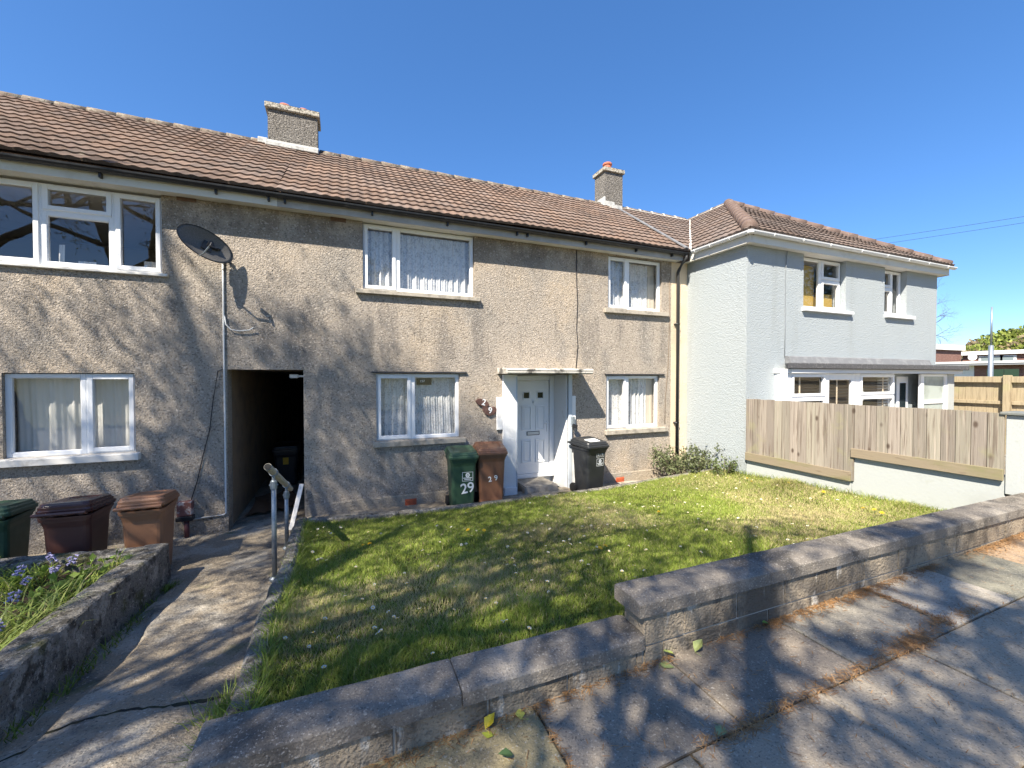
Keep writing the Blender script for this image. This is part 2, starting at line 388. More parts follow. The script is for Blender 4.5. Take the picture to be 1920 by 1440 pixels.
class MB:
    """collects faces and becomes ONE mesh object"""
    def __init__(s):
        s.v, s.f, s.c = [], [], []
        s.col = None

    def add(s, vs, fs):
        o = len(s.v)
        s.v.extend([tuple(float(q) for q in p) for p in vs])
        s.f.extend([tuple(i + o for i in f) for f in fs])
        if s.col is not None:
            s.c.extend([s.col] * len(vs))
        return s

    def box(s, x0, x1, y0, y1, z0, z1):
        vs = [(x, y, z) for z in (z0, z1) for y in (y0, y1) for x in (x0, x1)]
        return s.add(vs, [(0, 2, 3, 1), (4, 5, 7, 6), (0, 1, 5, 4), (2, 6, 7, 3), (0, 4, 6, 2), (1, 3, 7, 5)])

    def obox(s, c, ax, ay, az):
        """oriented box: centre and three half-axis vectors"""
        c, ax, ay, az = Vector(c), Vector(ax), Vector(ay), Vector(az)
        vs = [c + i * ax + j * ay + k * az for k in (-1, 1) for j in (-1, 1) for i in (-1, 1)]
        return s.add(vs, [(0, 2, 3, 1), (4, 5, 7, 6), (0, 1, 5, 4), (2, 6, 7, 3), (0, 4, 6, 2), (1, 3, 7, 5)])

    def bar(s, a, b, w, h, up=(0, 0, 1)):
        a, b = Vector(a), Vector(b)
        d = (b - a)
        x = d.normalized()
        y = Vector(up).cross(x)
        y = y.normalized() if y.length > 1e-6 else Vector((0, 1, 0))
        z = x.cross(y)
        return s.obox((a + b) / 2, d / 2, y * w / 2, z * h / 2)

    def tube(s, pts, rad, n=8, cap=True):
        pts = [Vector(p) for p in pts]
        if not hasattr(rad, '__len__'):
            rad = [rad] * len(pts)
        vs, fs = [], []
        ref = Vector((0, 0, 1))
        d0 = (pts[1] - pts[0]).normalized()
        if abs(d0.dot(ref)) > .9:
            ref = Vector((1, 0, 0))
        for i, p in enumerate(pts):
            d = (pts[min(i + 1, len(pts) - 1)] - pts[max(i - 1, 0)]).normalized()
            x = ref.cross(d)
            x = x.normalized() if x.length > 1e-5 else Vector((1, 0, 0))
            y = d.cross(x)
            ref = y if abs(d.dot(y)) < .9 else ref
            ref = d.cross(x).normalized()
            ref = Vector((0, 0, 1)) if abs(d.z) < .9 else Vector((1, 0, 0))
            for k in range(n):
                a = 2 * math.pi * k / n
                vs.append(p + rad[i] * (math.cos(a) * x + math.sin(a) * y))
        for i in range(len(pts) - 1):
            for k in range(n):
                k2 = (k + 1) % n
                fs.append((i * n + k, i * n + k2, (i + 1) * n + k2, (i + 1) * n + k))
        if cap:
            fs.append(tuple(range(n - 1, -1, -1)))
            fs.append(tuple((len(pts) - 1) * n + k for k in range(n)))
        return s.add(vs, fs)

    def lathe(s, c, prof, n=20, axis='z'):
        vs, fs = [], []
        for r, h in prof:
            for k in range(n):
                a = 2 * math.pi * k / n
                p = (r * math.cos(a), r * math.sin(a), h)
                if axis == 'y':
                    p = (p[0], p[2], p[1])
                if axis == 'x':
                    p = (p[2], p[0], p[1])
                vs.append((c[0] + p[0], c[1] + p[1], c[2] + p[2]))
        m = len(prof)
        for i in range(m - 1):
            for k in range(n):
                k2 = (k + 1) % n
                fs.append((i * n + k, i * n + k2, (i + 1) * n + k2, (i + 1) * n + k))
        fs.append(tuple(range(n - 1, -1, -1)))
        fs.append(tuple((m - 1) * n + k for k in range(n)))
        return s.add(vs, fs)

    def prism(s, poly, a, b, axis='x'):
        """2-D outline swept along an axis: x -> (y,z), y -> (x,z), z -> (x,y)"""
        n = len(poly)
        def P(p, t):
            return {'x': (t, p[0], p[1]), 'y': (p[0], t, p[1]), 'z': (p[0], p[1], t)}[axis]
        vs = [P(p, a) for p in poly] + [P(p, b) for p in poly]
        fs = [tuple(range(n)), tuple(range(2 * n - 1, n - 1, -1))]
        fs += [(i, i + n, (i + 1) % n + n, (i + 1) % n) for i in range(n)]
        return s.add(vs, fs)

    def loft(s, rings, cap=True):
        n = len(rings[0])
        vs = [p for r in rings for p in r]
        fs = []
        for i in range(len(rings) - 1):
            for k in range(n):
                k2 = (k + 1) % n
                fs.append((i * n + k, i * n + k2, (i + 1) * n + k2, (i + 1) * n + k))
        if cap:
            fs.append(tuple(range(n - 1, -1, -1)))
            fs.append(tuple((len(rings) - 1) * n + k for k in range(n)))
        return s.add(vs, fs)

    def grid(s, fn, nu, nv):
        vs = [fn(i / nu, j / nv) for j in range(nv + 1) for i in range(nu + 1)]
        fs = [(j * (nu + 1) + i, j * (nu + 1) + i + 1, (j + 1) * (nu + 1) + i + 1, (j + 1) * (nu + 1) + i) for j in range(nv) for i in range(nu)]
        return s.add(vs, fs)

    def wall_y(s, x0, x1, z0, z1, Y, th, holes=()):
        """slab facing -Y with rectangular holes (hx0,hx1,hz0,hz1)"""
        xs = sorted({x0, x1, *[min(max(h[i], x0), x1) for h in holes for i in (0, 1)]})
        zs = sorted({z0, z1, *[min(max(h[i], z0), z1) for h in holes for i in (2, 3)]})
        def solid(i, j):
            if i < 0 or j < 0 or i >= len(xs) - 1 or j >= len(zs) - 1:
                return False
            cx, cz = (xs[i] + xs[i + 1]) / 2, (zs[j] + zs[j + 1]) / 2
            return not any(h[0] < cx < h[1] and h[2] < cz < h[3] for h in holes)
        for i in range(len(xs) - 1):
            for j in range(len(zs) - 1):
                if not solid(i, j):
                    continue
                a, b, c, d = xs[i], xs[i + 1], zs[j], zs[j + 1]
                s.add([(a, Y, c), (b, Y, c), (b, Y, d), (a, Y, d)], [(0, 1, 2, 3)])
                s.add([(a, Y + th, c), (b, Y + th, c), (b, Y + th, d), (a, Y + th, d)], [(3, 2, 1, 0)])
                for (di, dj, q) in ((-1, 0, [(a, Y, c), (a, Y, d), (a, Y + th, d), (a, Y + th, c)]), (1, 0, [(b, Y, c), (b, Y + th, c), (b, Y + th, d), (b, Y, d)]),
                                    (0, -1, [(a, Y, c), (a, Y + th, c), (b, Y + th, c), (b, Y, c)]), (0, 1, [(a, Y, d), (b, Y, d), (b, Y + th, d), (a, Y + th, d)])):
                    if not solid(i + di, j + dj):
                        s.add(q, [(0, 1, 2, 3)])
        return s

    def text(s, txt, size, M, depth=.0015):
        cu = bpy.data.curves.new('t', 'FONT')
        cu.body = txt
        cu.size = size
        cu.align_x = 'CENTER'
        cu.align_y = 'CENTER'
        cu.extrude = depth
        cu.offset = size * .012
        ob = bpy.data.objects.new('t', cu)
        COL.objects.link(ob)
        bpy.context.view_layer.update()
        me = ob.evaluated_get(bpy.context.evaluated_depsgraph_get()).to_mesh()
        T = M @ Matrix.Rotation(math.radians(90), 4, 'X')
        s.add([T @ v.co for v in me.vertices], [tuple(p.vertices) for p in me.polygons])
        bpy.data.objects.remove(ob)
        bpy.data.curves.remove(cu)
        return s

    def build(s, name, m, parent=None, bevel=0.0, smooth=False, loc=None, clip=(), merge=True, seg=1):
        o_ = W.get(parent.name, Vector((0, 0, 0))) if parent is not None else Vector(loc or (0, 0, 0))
        me = bpy.data.meshes.new(name)
        me.from_pydata([(p[0] - o_.x, p[1] - o_.y, p[2] - o_.z) for p in s.v], [], s.f)
        if s.c:
            at = me.color_attributes.new("Col", 'FLOAT_COLOR', 'POINT')
            at.data.foreach_set("color", np.array([(*c, 1) for c in s.c], dtype=np.float32).ravel())
        bm = bmesh.new()
        bm.from_mesh(me)
        for co, no in clip:
            bmesh.ops.bisect_plane(bm, geom=bm.verts[:] + bm.edges[:] + bm.faces[:], plane_co=Vector(co) - o_, plane_no=no, clear_outer=True)
        if merge and not s.c:
            bmesh.ops.remove_doubles(bm, verts=bm.verts[:], dist=1e-5)
        if not s.c:
            bmesh.ops.recalc_face_normals(bm, faces=bm.faces[:])
        if bevel:
            es = [e for e in bm.edges if len(e.link_faces) == 2 and e.calc_face_angle(0) > .5]
            bmesh.ops.bevel(bm, geom=es, offset=bevel, segments=seg, affect='EDGES', clamp_overlap=True)
        for f in bm.faces:
            f.smooth = smooth
        bm.to_mesh(me)
        bm.free()
        me.materials.append(m)
        ob = bpy.data.objects.new(name, me)
        COL.objects.link(ob)
        if parent is not None:
            ob.parent = parent
            W[ob.name] = o_.copy()
        else:
            ob.location = o_
            W[ob.name] = o_.copy()
        return ob


W = {}


def tag(o, label=None, cat=None, group=None, kind=None):
    if label:
        o['label'] = label
    if cat:
        o['category'] = cat
    if group:
        o['group'] = group
    if kind:
        o['kind'] = kind
    return o


def thing(name, label, cat, loc=(0, 0, 0), group=None):
    o = bpy.data.objects.new(name, None)
    o.empty_display_size = .2
    COL.objects.link(o)
    o.location = loc
    W[o.name] = Vector(loc)
    return tag(o, label, cat, group)


def sub(name, parent):
    """an Empty as a part that only holds sub-parts is avoided: parts are meshes"""
    raise NotImplementedError


def fast(name, m, verts, tris, cols=None, parent=None, loc=(0, 0, 0)):
    """big triangle meshes straight from numpy"""
    verts = np.asarray(verts, dtype=np.float32)
    tris = np.asarray(tris, dtype=np.int32)
    o_ = np.array(W[parent.name]) if parent is not None else np.array(loc, dtype=float)
    me = bpy.data.meshes.new(name)
    me.vertices.add(len(verts))
    me.vertices.foreach_set("co", (verts - o_.astype(np.float32)).ravel())
    me.loops.add(tris.size)
    me.loops.foreach_set("vertex_index", tris.ravel())
    me.polygons.add(len(tris))
    me.polygons.foreach_set("loop_start", np.arange(0, tris.size, 3, dtype=np.int32))
    if cols is not None:
        at = me.color_attributes.new("Col", 'FLOAT_COLOR', 'POINT')
        c = np.ones((len(verts), 4), dtype=np.float32)
        c[:, :3] = cols
        at.data.foreach_set("color", c.ravel())
    me.update()
    me.validate()
    me.materials.append(m)
    ob = bpy.data.objects.new(name, me)
    COL.objects.link(ob)
    if parent is not None:
        ob.parent = parent
    else:
        ob.location = loc
    W[ob.name] = Vector(o_)
    return ob


def copy_tree(o, parent=None):
    c = o.copy()
    COL.objects.link(c)
    c.parent = parent
    for ch in list(o.children):
        copy_tree(ch, c)
    return c


def lerp(x, xs, ys):
    return float(np.interp(x, xs, ys))


# ---------------------------------------------------------------- the setting: ground, road, pavement, path, lawn
def pave_z(x):
    return lerp(x, [-20, -.5, .1, 1.6, 3.4, 6.4, 20], [.05, .46, .485, .545, .58, .65, .95])


def path_z(y):
    return lerp(y, [1.0, 1.95, 2.6, 3.56, 4.4, 5.7, 7.0], [.46, .455, .36, .20, .11, .02, .0])


def lawn_z(x, y):
    zb = lerp(x, [-.5, .6, 4, 7], [.27, .19, .21, .36])
    zf = lerp(x, [-.5, 1.5, 3.5, 7], [.50, .60, .58, .50])
    t = min(max((y - 2.1) / 4.0, 0), 1)
    t = t * t * (3 - 2 * t) * .4 + t * .6
    return zf + (zb - zf) * t + .018 * math.sin(2.1 * x + 1.3 * y) * math.sin(1.7 * y - .8 * x)


b = MB()
rr_ = [0, 30, 80, 160, 300, 600, 1400]
na = 48
vs = [(5, 5, -.25)]
for r_ in rr_[1:]:
    for k in range(na):
        a = 2 * math.pi * k / na
        vs.append((5 + r_ * math.cos(a), 5 + r_ * math.sin(a), -.25))
fs = [(0, 1 + k, 1 + (k + 1) % na) for k in range(na)]
for i in range(len(rr_) - 2):
    for k in range(na):
        p, q = 1 + i * na, 1 + (i + 1) * na
        fs.append((p + k, q + k, q + (k + 1) % na, p + (k + 1) % na))
b.add(vs, fs)
tag(b.build('ground', MT['ground']), kind='structure')

# road and the far verge lie behind the camera
b = MB()
b.grid(lambda u, v: (-45 + 100 * u, -6.5 + 6.1 * v, pave_z(-45 + 100 * u) - .12), 40, 2)
tag(b.build('road', MT['road']), kind='structure')
b = MB()
b.grid(lambda u, v: (-45 + 100 * u, -26 + 19.4 * v, pave_z(-45 + 100 * u) + .02 + .4 * (1 - v)), 40, 6)
tag(b.build('verge', MT['ground']), kind='structure')

# paving slabs
b = MB()
b.col = (.0, 0, 0)
rs = random.Random(5)
rows = [(1.40, 1.945), (.80, 1.39), (.20, .79)]
xs_rows = [[-9.0, -8.1, -7.2, -6.3, -5.4, -4.5, -3.6, -2.7, -1.8, -.9, .02, .90, 1.76, 2.70, 3.66, 4.47, 5.32, 6.2, 7.1, 8.0, 8.9, 9.8],
           [-9, -8.1, -7.2, -6.3, -5.4, -4.5, -3.6, -2.7, -1.8, -1.0, -.3, .55, 1.42, 2.30, 3.16, 4.08, 4.95, 5.8, 6.7, 7.6, 8.5, 9.8],
           [-9, -8.1, -7.2, -6.3, -5.4, -4.5, -3.6, -2.7, -1.8, -.9, .02, .9, 1.8, 2.7, 3.6, 4.5, 5.4, 6.3, 7.2, 8.1, 9, 9.8]]
base_tone = (.30, .243, .178)
special = {(0, 14): (.43, .385, .315), (0, 15): (.25, .235, .18), (0, 16): (.37, .26, .165), (0, 17): (.37, .27, .18), (0, 11): (.27,.232,.185), (0, 12): (.255,.215,.17), (0, 13): (.28,.255,.21),
           (1, 14): (.37,.32,.245), (1, 15): (.40,.345,.265), (1, 13): (.36,.31,.24), (1, 12): (.33,.28,.215)}
for ri, (ya, yb) in enumerate(rows):
    for k in range(len(xs_rows[ri]) - 1):
        xa, xb = xs_rows[ri][k] + .006, xs_rows[ri][k + 1] - .006
        c = special.get((ri, k), tuple(q * rs.uniform(.85, 1.15) for q in base_tone))
        b.col = c
        tl = [rs.uniform(-.005, .005) for _ in range(3)]
        e = .008
        def P(x, y, dz):
            return (x, y, pave_z(x) + dz + tl[0] + tl[1] * (x - xa) + tl[2] * (y - ya))
        top = [P(xa + e, ya + e, 0), P(xb - e, ya + e, 0), P(xb - e, yb - e, 0), P(xa + e, yb - e, 0)]
        mid = [P(xa, ya, -.008), P(xb, ya, -.008), P(xb, yb, -.008), P(xa, yb, -.008)]
        bot = [(x, y, z - .05) for x, y, z in mid]
        b.add(top + mid + bot, [(0, 1, 2, 3)] + [(4 + i, 4 + (i + 1) % 4, (i + 1) % 4, i) for i in range(4)] + [(8 + i, 8 + (i + 1) % 4, 4 + (i + 1) % 4, 4 + i) for i in range(4)])
tag(b.build('pavement', MT['slab']), kind='structure')
b = MB()
b.grid(lambda u, v: (-9 + 19 * u, -.4 + 2.4 * v, pave_z(-9 + 19 * u) - .016), 60, 3)
tag(b.build('pavement_bed', MT['joint']), kind='structure')

# sloping concrete path to the passage, with a low channel by the planter wall
def path_pt(u, v):
    x = -1.76 + 1.19 * u
    y = 1.95 + 11.2 * v
    z = path_z(y) if y < 7 else 0.0
    ch = -.045 * max(0, min(1, (x_ch(y) - x) / .03)) * max(0, min(1, (5.45 - y) / .3))
    return (x, y, z + ch + .012 * math.sin(3 * x + 2.1 * y) * math.sin(2.3 * y - x) * (1 if y < 6.6 else .3))


def x_ch(y):
    return -1.60 + .05 * math.sin(2.2 * y) + .03 * math.sin(5.1 * y) + (.10 if y < 4.6 else 0)


b = MB()
b.grid(path_pt, 60, 170)
tag(b.build('path', MT['asphaltic'], smooth=True), kind='structure')
# crack across the path filled with dirt and moss
b = MB()
pts = []
rs = random.Random(3)
for i in range(40):
    t = i / 39
    x = -1.66 + 1.1 * t
    y = 2.80 + .12 * math.sin(5 * t) + .26 * t + rs.uniform(-.012, .012)
    pts.append((x, y, path_pt((x + 1.76) / 1.19, (y - 1.95) / 11.2)[2] + .003))
wd_ = [.004 + .008 * rs.random() + (.014 if i > 26 else 0) * rs.random() for i in range(40)]
b.add([(p[0], p[1] - w, p[2]) for p, w in zip(pts, wd_)] + [(p[0], p[1] + w, p[2]) for p, w in zip(pts, wd_)], [(i, i + 1, 41 + i, 40 + i) for i in range(39)])
tag(b.build('path_crack', mat('mossy_crack', (.045, .045, .02), [dict(c=(.02, .018, .014), s=8, lo=.4, hi=.6)], rough=1)), kind='structure')

# concrete apron along the house fronts
b = MB()
b.grid(lambda u, v: (-.54 + 7.5 * u, 6.28 + .76 * v, .05 + .03 * v + .01 * math.sin(5 * u)), 30, 3)
tag(b.build('house_apron', MT['asphaltic']), kind='structure')
b = MB()
b.grid(lambda u, v: (-9 + 7.25 * u, 5.45 + 1.6 * v, .0), 10, 3)
tag(b.build('yard', MT['asphaltic']), kind='structure')
b = MB()
b.grid(lambda u, v: (6.96 + 14 * u, 1.9 + 3.9 * v, .42), 8, 4)
tag(b.build('front_yard', MT['asphaltic']), kind='structure')

LX0, LX1, LY0, LY1 = -.44, 6.98, 2.08, 6.14
b = MB()
b.grid(lambda u, v: (LX0 + (LX1 - LX0) * u, LY0 + (LY1 - LY0) * v, lawn_z(LX0 + (LX1 - LX0) * u, LY0 + (LY1 - LY0) * v)), 74, 42)
tag(b.build('lawn', MT['lawn'], smooth=True), kind='structure')

b = MB()
b.grid(lambda u, v: (-9 + 7.1 * u, 1.95 + 3.45 * v, .33 + .09 * u * 0 + .05 * math.sin(4 * u) * math.sin(7 * v) + (.08 if v < .3 else 0)), 40, 20)
tag(b.build('planter_soil', MT['soil'], smooth=True), kind='structure')


# ---------------------------------------------------------------- house pieces
def tone_of(tone, rt, stain):
    k = rt.uniform(.84, 1.14) * (1 - stain * rt.random())
    w = rt.uniform(-.05, .05)
    return (tone[0] * k * (1 + w), tone[1] * k, tone[2] * k * (1 - w))


def tiles(O, U, V, N, ulen, vlen, seed, tone, clip, name, parent, stain=0.0):
    rt = random.Random(seed)
    O, U, V, N = Vector(O), Vector(U).normalized(), Vector(V).normalized(), Vector(N).normalized()
    e, per, st = .295, .15, .025
    nu = int(ulen / st) + 1
    b = MB()
    for j in range(int(vlen / e) + 1):
        v0, v1 = j * e, min((j + 1) * e + .02, vlen)
        if v1 - v0 < .03:
            continue
        cols = [tone_of(tone, rt, stain * max(0, 1 - j / 4)) for _ in range(int(ulen / .3) + 2)]
        dj = rt.uniform(-.004, .004)
        jit = [rt.gauss(0, .006) for _ in range(int(ulen / .3) + 2)]
        vs, cs = [], []
        for row, (v, h) in enumerate(((v0, -.004), (v0, .031), (v1, .006))):
            for i in range(nu):
                u = i * st
                w = .5 + .5 * math.sin(2 * math.pi * u / per)
                hh = h + (.014 * w ** 1.3 if row else 0)
                vs.append(O + U * u + V * (v + dj + (jit[int(u / .3)] if row < 2 else 0)) + N * (hh + .014 * math.sin(1.1 * u + .9 * v + seed) * math.sin(.37 * u + 1.3 * v)))
                k = cols[int(u / .3)]
                d = .62 + .38 * w if row else .5
                cs.append(tuple(k))
        fs = []
        for row in (0, 1):
            for i in range(nu - 1):
                a = row * nu + i
                fs.append((a, a + 1, a + nu + 1, a + nu))
        o = len(b.v)
        b.v.extend([tuple(p) for p in vs])
        b.c.extend(cs)
        b.f.extend([tuple(q + o for q in f) for f in fs])
    ob = b.build(name, MT['tile'], parent, clip=clip)
    for p in ob.data.polygons:
        p.use_smooth = False
    return ob


def ridge(b, A, B, r=.10, seg=.42, mort=None, taper=.006):
    A, B = Vector(A), Vector(B)
    n = max(1, int((B - A).length / seg))
    for i in range(n):
        p, q = A.lerp(B, i / n), A.lerp(B, (i + .985) / n)
        b.tube([p, q], [r + taper, r - taper], 12)
        if mort is not None and i:
            mort.tube([p - (B - A).normalized() * .018, p + (B - A).normalized() * .018], r + taper + .006, 12)


def curtain(parent, x0, x1, z0, z1, Y, m, lam=.11, amp=.022, seed=0, name='curtain', flare=0.0):
    rc = random.Random(seed)
    ph = [rc.uniform(0, 6.28) for _ in range(6)]
    def fn(u, v):
        x = x0 + (x1 - x0) * u
        k = 2 * math.pi / lam
        y = Y + amp * math.sin(k * x + 1.1 * math.sin(2.3 * x * 3 + ph[0]) + ph[1]) * (.6 + .4 * math.sin(4.1 * x + ph[2])) + .3 * amp * math.sin(2.7 * k * x + ph[3] + 1.5 * v)
        return (x + flare * (1 - v) * (u - .5), y + .01 * math.sin(3 * v + ph[4]), z0 + (z1 - z0) * v)
    b = MB()
    b.grid(fn, max(8, int((x1 - x0) / .010)), 6)
    return b.build(name, m, parent, smooth=True)


def window(house, Y, lights, inset=.05, sill=None, fw=.05, label=None, glass='glass', sillmat='stone', lintel=None):
    """lights: (x0, x1, z0, z1, opens). The frame is the part; panes and sill are its sub-parts."""
    f, g = MB(), MB()
    y0 = Y + inset
    def ringbars(x0, x1, z0, z1, w, ya, yb):
        f.box(x0, x0 + w, ya, yb, z0, z1)
        f.box(x1 - w, x1, ya, yb, z0, z1)
        f.box(x0 + w, x1 - w, ya, yb, z0, z0 + w)
        f.box(x0 + w, x1 - w, ya, yb, z1 - w, z1)
    for (x0, x1, z0, z1, opens) in lights:
        if opens:
            ringbars(x0, x1, z0, z1, .024, y0, y0 + .06)
            ringbars(x0 + .020, x1 - .020, z0 + .020, z1 - .020, .052, y0 - .017, y0 + .04)
            w = .07
        else:
            ringbars(x0, x1, z0, z1, fw, y0, y0 + .06)
            ringbars(x0 + fw - .004, x1 - fw + .004, z0 + fw - .004, z1 - fw + .004, .013, y0 + .008, y0 + .05)
            w = fw + .008
        g.add([(x0 + w, y0 + .028, z0 + w), (x1 - w, y0 + .028, z0 + w), (x1 - w, y0 + .028, z1 - w), (x0 + w, y0 + .028, z1 - w)], [(0, 1, 2, 3)])
    fr = f.build('window', MT['upvc'], house, bevel=.004, merge=False)
    if label:
        fr['label'] = label
    g.build('pane', MT[glass], fr)
    if sill:
        sx0, sx1, zt, zb, pr = sill
        s_ = MB()
        s_.prism([(Y - pr, zt - .012), (Y - pr, zb), (Y + inset + .01, zb), (Y + inset + .01, zt)], sx0, sx1, 'x')
        s_.build('sill', MT[sillmat], fr, bevel=.006)
    if lintel:
        s_ = MB()
        s_.prism([(Y - .035, lintel[2] - .004), (Y - .03, lintel[2] + .008), (Y + .002, lintel[2] + .02), (Y + .002, lintel[2])], lintel[0], lintel[1], 'x')
        s_.build('drip_strip', MT['gutter'], fr)
    return fr


def gutter_x(parent, x0, x1, Y, z, m, name='gutter'):
    prof = [(Y + .055 * math.cos(a), z + .055 * math.sin(a)) for a in [math.pi + math.pi * k / 8 for k in range(9)]]
    prof = prof + [(Y + .049, z), *[(Y + .047 * math.cos(a), z + .047 * math.sin(a)) for a in [2 * math.pi - math.pi * k / 8 for k in range(9)]], (Y - .049, z)]
    b = MB()
    b.prism(prof, x0, x1, 'x')
    return b.build(name, m, parent)


TH = .25
PARTY = -.83
EAVE_Y, EAVE_Z, RIDGE_Y, RIDGE_Z = 6.70, 4.80, 10.15, 7.08
SL = math.hypot(RIDGE_Y - EAVE_Y, RIDGE_Z - EAVE_Z)
VM = ((0, RIDGE_Y - EAVE_Y, RIDGE_Z - EAVE_Z))
NM = ((0, -(RIDGE_Z - EAVE_Z), RIDGE_Y - EAVE_Y))
TONE = (.172, .124, .098)


def rear_roof(parent, x0, x1):
    b = MB()
    b.add([(x0, RIDGE_Y, RIDGE_Z + .02), (x1, RIDGE_Y, RIDGE_Z + .02), (x1, 13.6, 4.8), (x0, 13.6, 4.8)], [(0, 1, 2, 3)])
    # unseen sheet added under the front slope to block light through the tiles
    b.add([(x0, EAVE_Y + .1, EAVE_Z + .02), (x1, EAVE_Y + .1, EAVE_Z + .02), (x1, RIDGE_Y, RIDGE_Z - .05), (x0, RIDGE_Y, RIDGE_Z - .05)], [(0, 1, 2, 3)])
    return b


# ---- the left neighbour
HL = thing('terraced_house', 'grey roughcast end of terrace house with satellite dish, cut off by the left edge', 'house', (-4.5, 7, 0))
HX0 = PARTY - 7.75
b = MB()
b.wall_y(HX0, PARTY, -.3, 4.63, 7.0, TH, [(-4.65, -2.22, 3.55, 4.63), (-3.80, -2.53, 1.20, 2.245), (-1.5, PARTY + .01, -.31, 2.30), (-7.6, -6.2, 1.2, 2.245), (-7.9, -6.2, 3.55, 4.63)])
b.box(-1.62, -1.5, 7.25, 13.0, -.3, 2.42)
b.box(-1.5, PARTY, 7.25, 13.0, 2.30, 2.42)
b.box(HX0, PARTY, 13.0, 13.25, -.3, 4.63)
b.box(HX0 - .2, HX0, 7.0, 13.25, -.3, 4.63)
b.box(HX0, -1.62, 7.25, 13.0, 2.40, 2.52)
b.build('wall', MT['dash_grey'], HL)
b = MB()
b.box(-6.0, -1.63, 10.0, 10.1, -.2, 4.6)
b.build('inner_wall', MT['inside'], HL)
rf = tiles((HX0, EAVE_Y, EAVE_Z), (1, 0, 0), VM, NM, PARTY - HX0, SL, 21, TONE, (), 'roof', HL, stain=.5)
rear_roof(HL, HX0, PARTY).build('rear_roof_and_light_sheet', MT['tile_far'], rf)
b = MB()
ridge(b, (HX0, RIDGE_Y, RIDGE_Z - .035), (PARTY, RIDGE_Y, RIDGE_Z - .035), .095)
b.build('ridge_tile', MT['ridge'], rf, smooth=True)
b = MB()
b.box(HX0, PARTY - .001, 6.80, 6.82, 4.615, 4.80)
b.build('fascia', MT['soffit'], HL)
b = MB()
b.box(HX0, PARTY - .001, 6.82, 13.3, 4.632, 4.648)
b.build('soffit', MT['soffit'], HL)
gt = gutter_x(HL, HX0, PARTY - .001, 6.735, 4.765, MT['gutter'])
for x in (-7.5, -6.3, -5.1, -3.95, -2.75, -1.55, -.93):
    b = MB()
    b.box(x - .012, x + .012, 6.742, 6.80, 4.66, 4.72)
    b.build('gutter_bracket', MT['gutter'], gt)
w = window(HL, 7.0, [(-4.65, -3.44, 3.585, 4.60, True), (-3.44, -2.735, 3.585, 4.26, False), (-3.44, -2.735, 4.26, 4.60, True), (-2.735, -2.225, 3.585, 4.60, True)],
           sill=(-4.75, -2.15, 3.583, 3.535, .05), label='wide upper window of three lights reflecting trees', sillmat='old_white')
for k, (xa, xb, za, zb) in enumerate(((-3.36, -3.30, 3.6, 3.9), (-2.5, -2.3, 3.6, 3.78), (-3.2, -3.02, 3.6, 3.72))):
    curtain(w, xa, xb, za, zb, 7.22 + .03 * k, MT['curtain'], .07, .01, 90 + k, 'curtain')
w = window(HL, 7.0, [(-3.80, -3.045, 1.205, 2.235, False), (-3.045, -2.535, 1.205, 2.235, True)], sill=(-4.0, -2.475, 1.203, 1.105, .085), label='lower window with plain white curtains and deep white sill', sillmat='old_white')
curtain(w, -3.79, -2.50, 1.15, 2.22, 7.22, MT['curtain'], .16, .02, 4)
b = MB()
for x in (-1.94, ):
    for j in range(4):
        b.box(x - .11, x + .11, 6.985, 7.004, 4.585 + .022 * j, 4.600 + .022 * j)
b.build('air_vent', MT['brown_vent'], HL)
w = window(HL, 7.0, [(-7.6, -6.9, 1.205, 2.235, False), (-6.9, -6.2, 1.205, 2.235, True)], sill=(-7.7, -6.1, 1.203, 1.105, .085), sillmat='old_white')
curtain(w, -7.5, -6.3, 1.2, 2.2, 7.3, MT['curtain'], .16, .02, 14)
w = window(HL, 7.0, [(-7.9, -7.0, 3.585, 4.60, False), (-7.0, -6.2, 3.585, 4.60, True)], sill=(-8.0, -6.1, 3.583, 3.535, .05), sillmat='old_white')
curtain(w, -7.8, -6.3, 3.6, 4.6, 7.3, MT['curtain'], .16, .02, 15)

# ---- number 29
H29 = thing('terraced_house', 'beige roughcast middle terrace house with white front door under a thin canopy', 'house', (2.8, 7, 0))
X1 = 6.50
b = MB()
b.wall_y(PARTY, X1, -.3, 4.63, 7.0, TH, [(PARTY - .01, -.53, -.31, 2.30), (.32, 2.14, 3.545, 4.63), (4.905, 6.24, 3.525, 4.61), (.51, 1.88, 1.13, 2.245), (4.87, 6.20, 1.11, 2.225), (2.93, 3.995, -.31, 2.24)])
b.box(-.53, -.41, 7.25, 13.0, -.3, 2.42)
b.box(PARTY, -.53, 7.25, 13.0, 2.30, 2.42)
b.box(PARTY, X1, 13.0, 13.25, -.3, 4.63)
b.box(-.41, 2.93, 7.25, 13.0, 2.40, 2.52)
b.box(3.97, X1, 7.25, 13.0, 2.40, 2.52)
b.box(2.93, 3.97, 7.66, 13.0, 2.40, 2.52)
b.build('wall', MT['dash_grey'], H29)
b = MB()   # smoother plinth band
b.prism([(6.988, -.28), (6.988, .245), (7.0, .26), (7.004, -.28)], -.528, 2.55, 'x')
b.build('plinth', MT['dash_buff'], H29)
b = MB()
b.prism([(6.988, -.28), (6.988, .245), (7.0, .26), (7.004, -.28)], 4.14, X1 - .002, 'x')
b.build('plinth', MT['dash_buff'], H29)
b = MB()
b.box(-.40, 6.4, 10.0, 10.1, -.2, 4.6)
b.build('inner_wall', MT['inside'], H29)
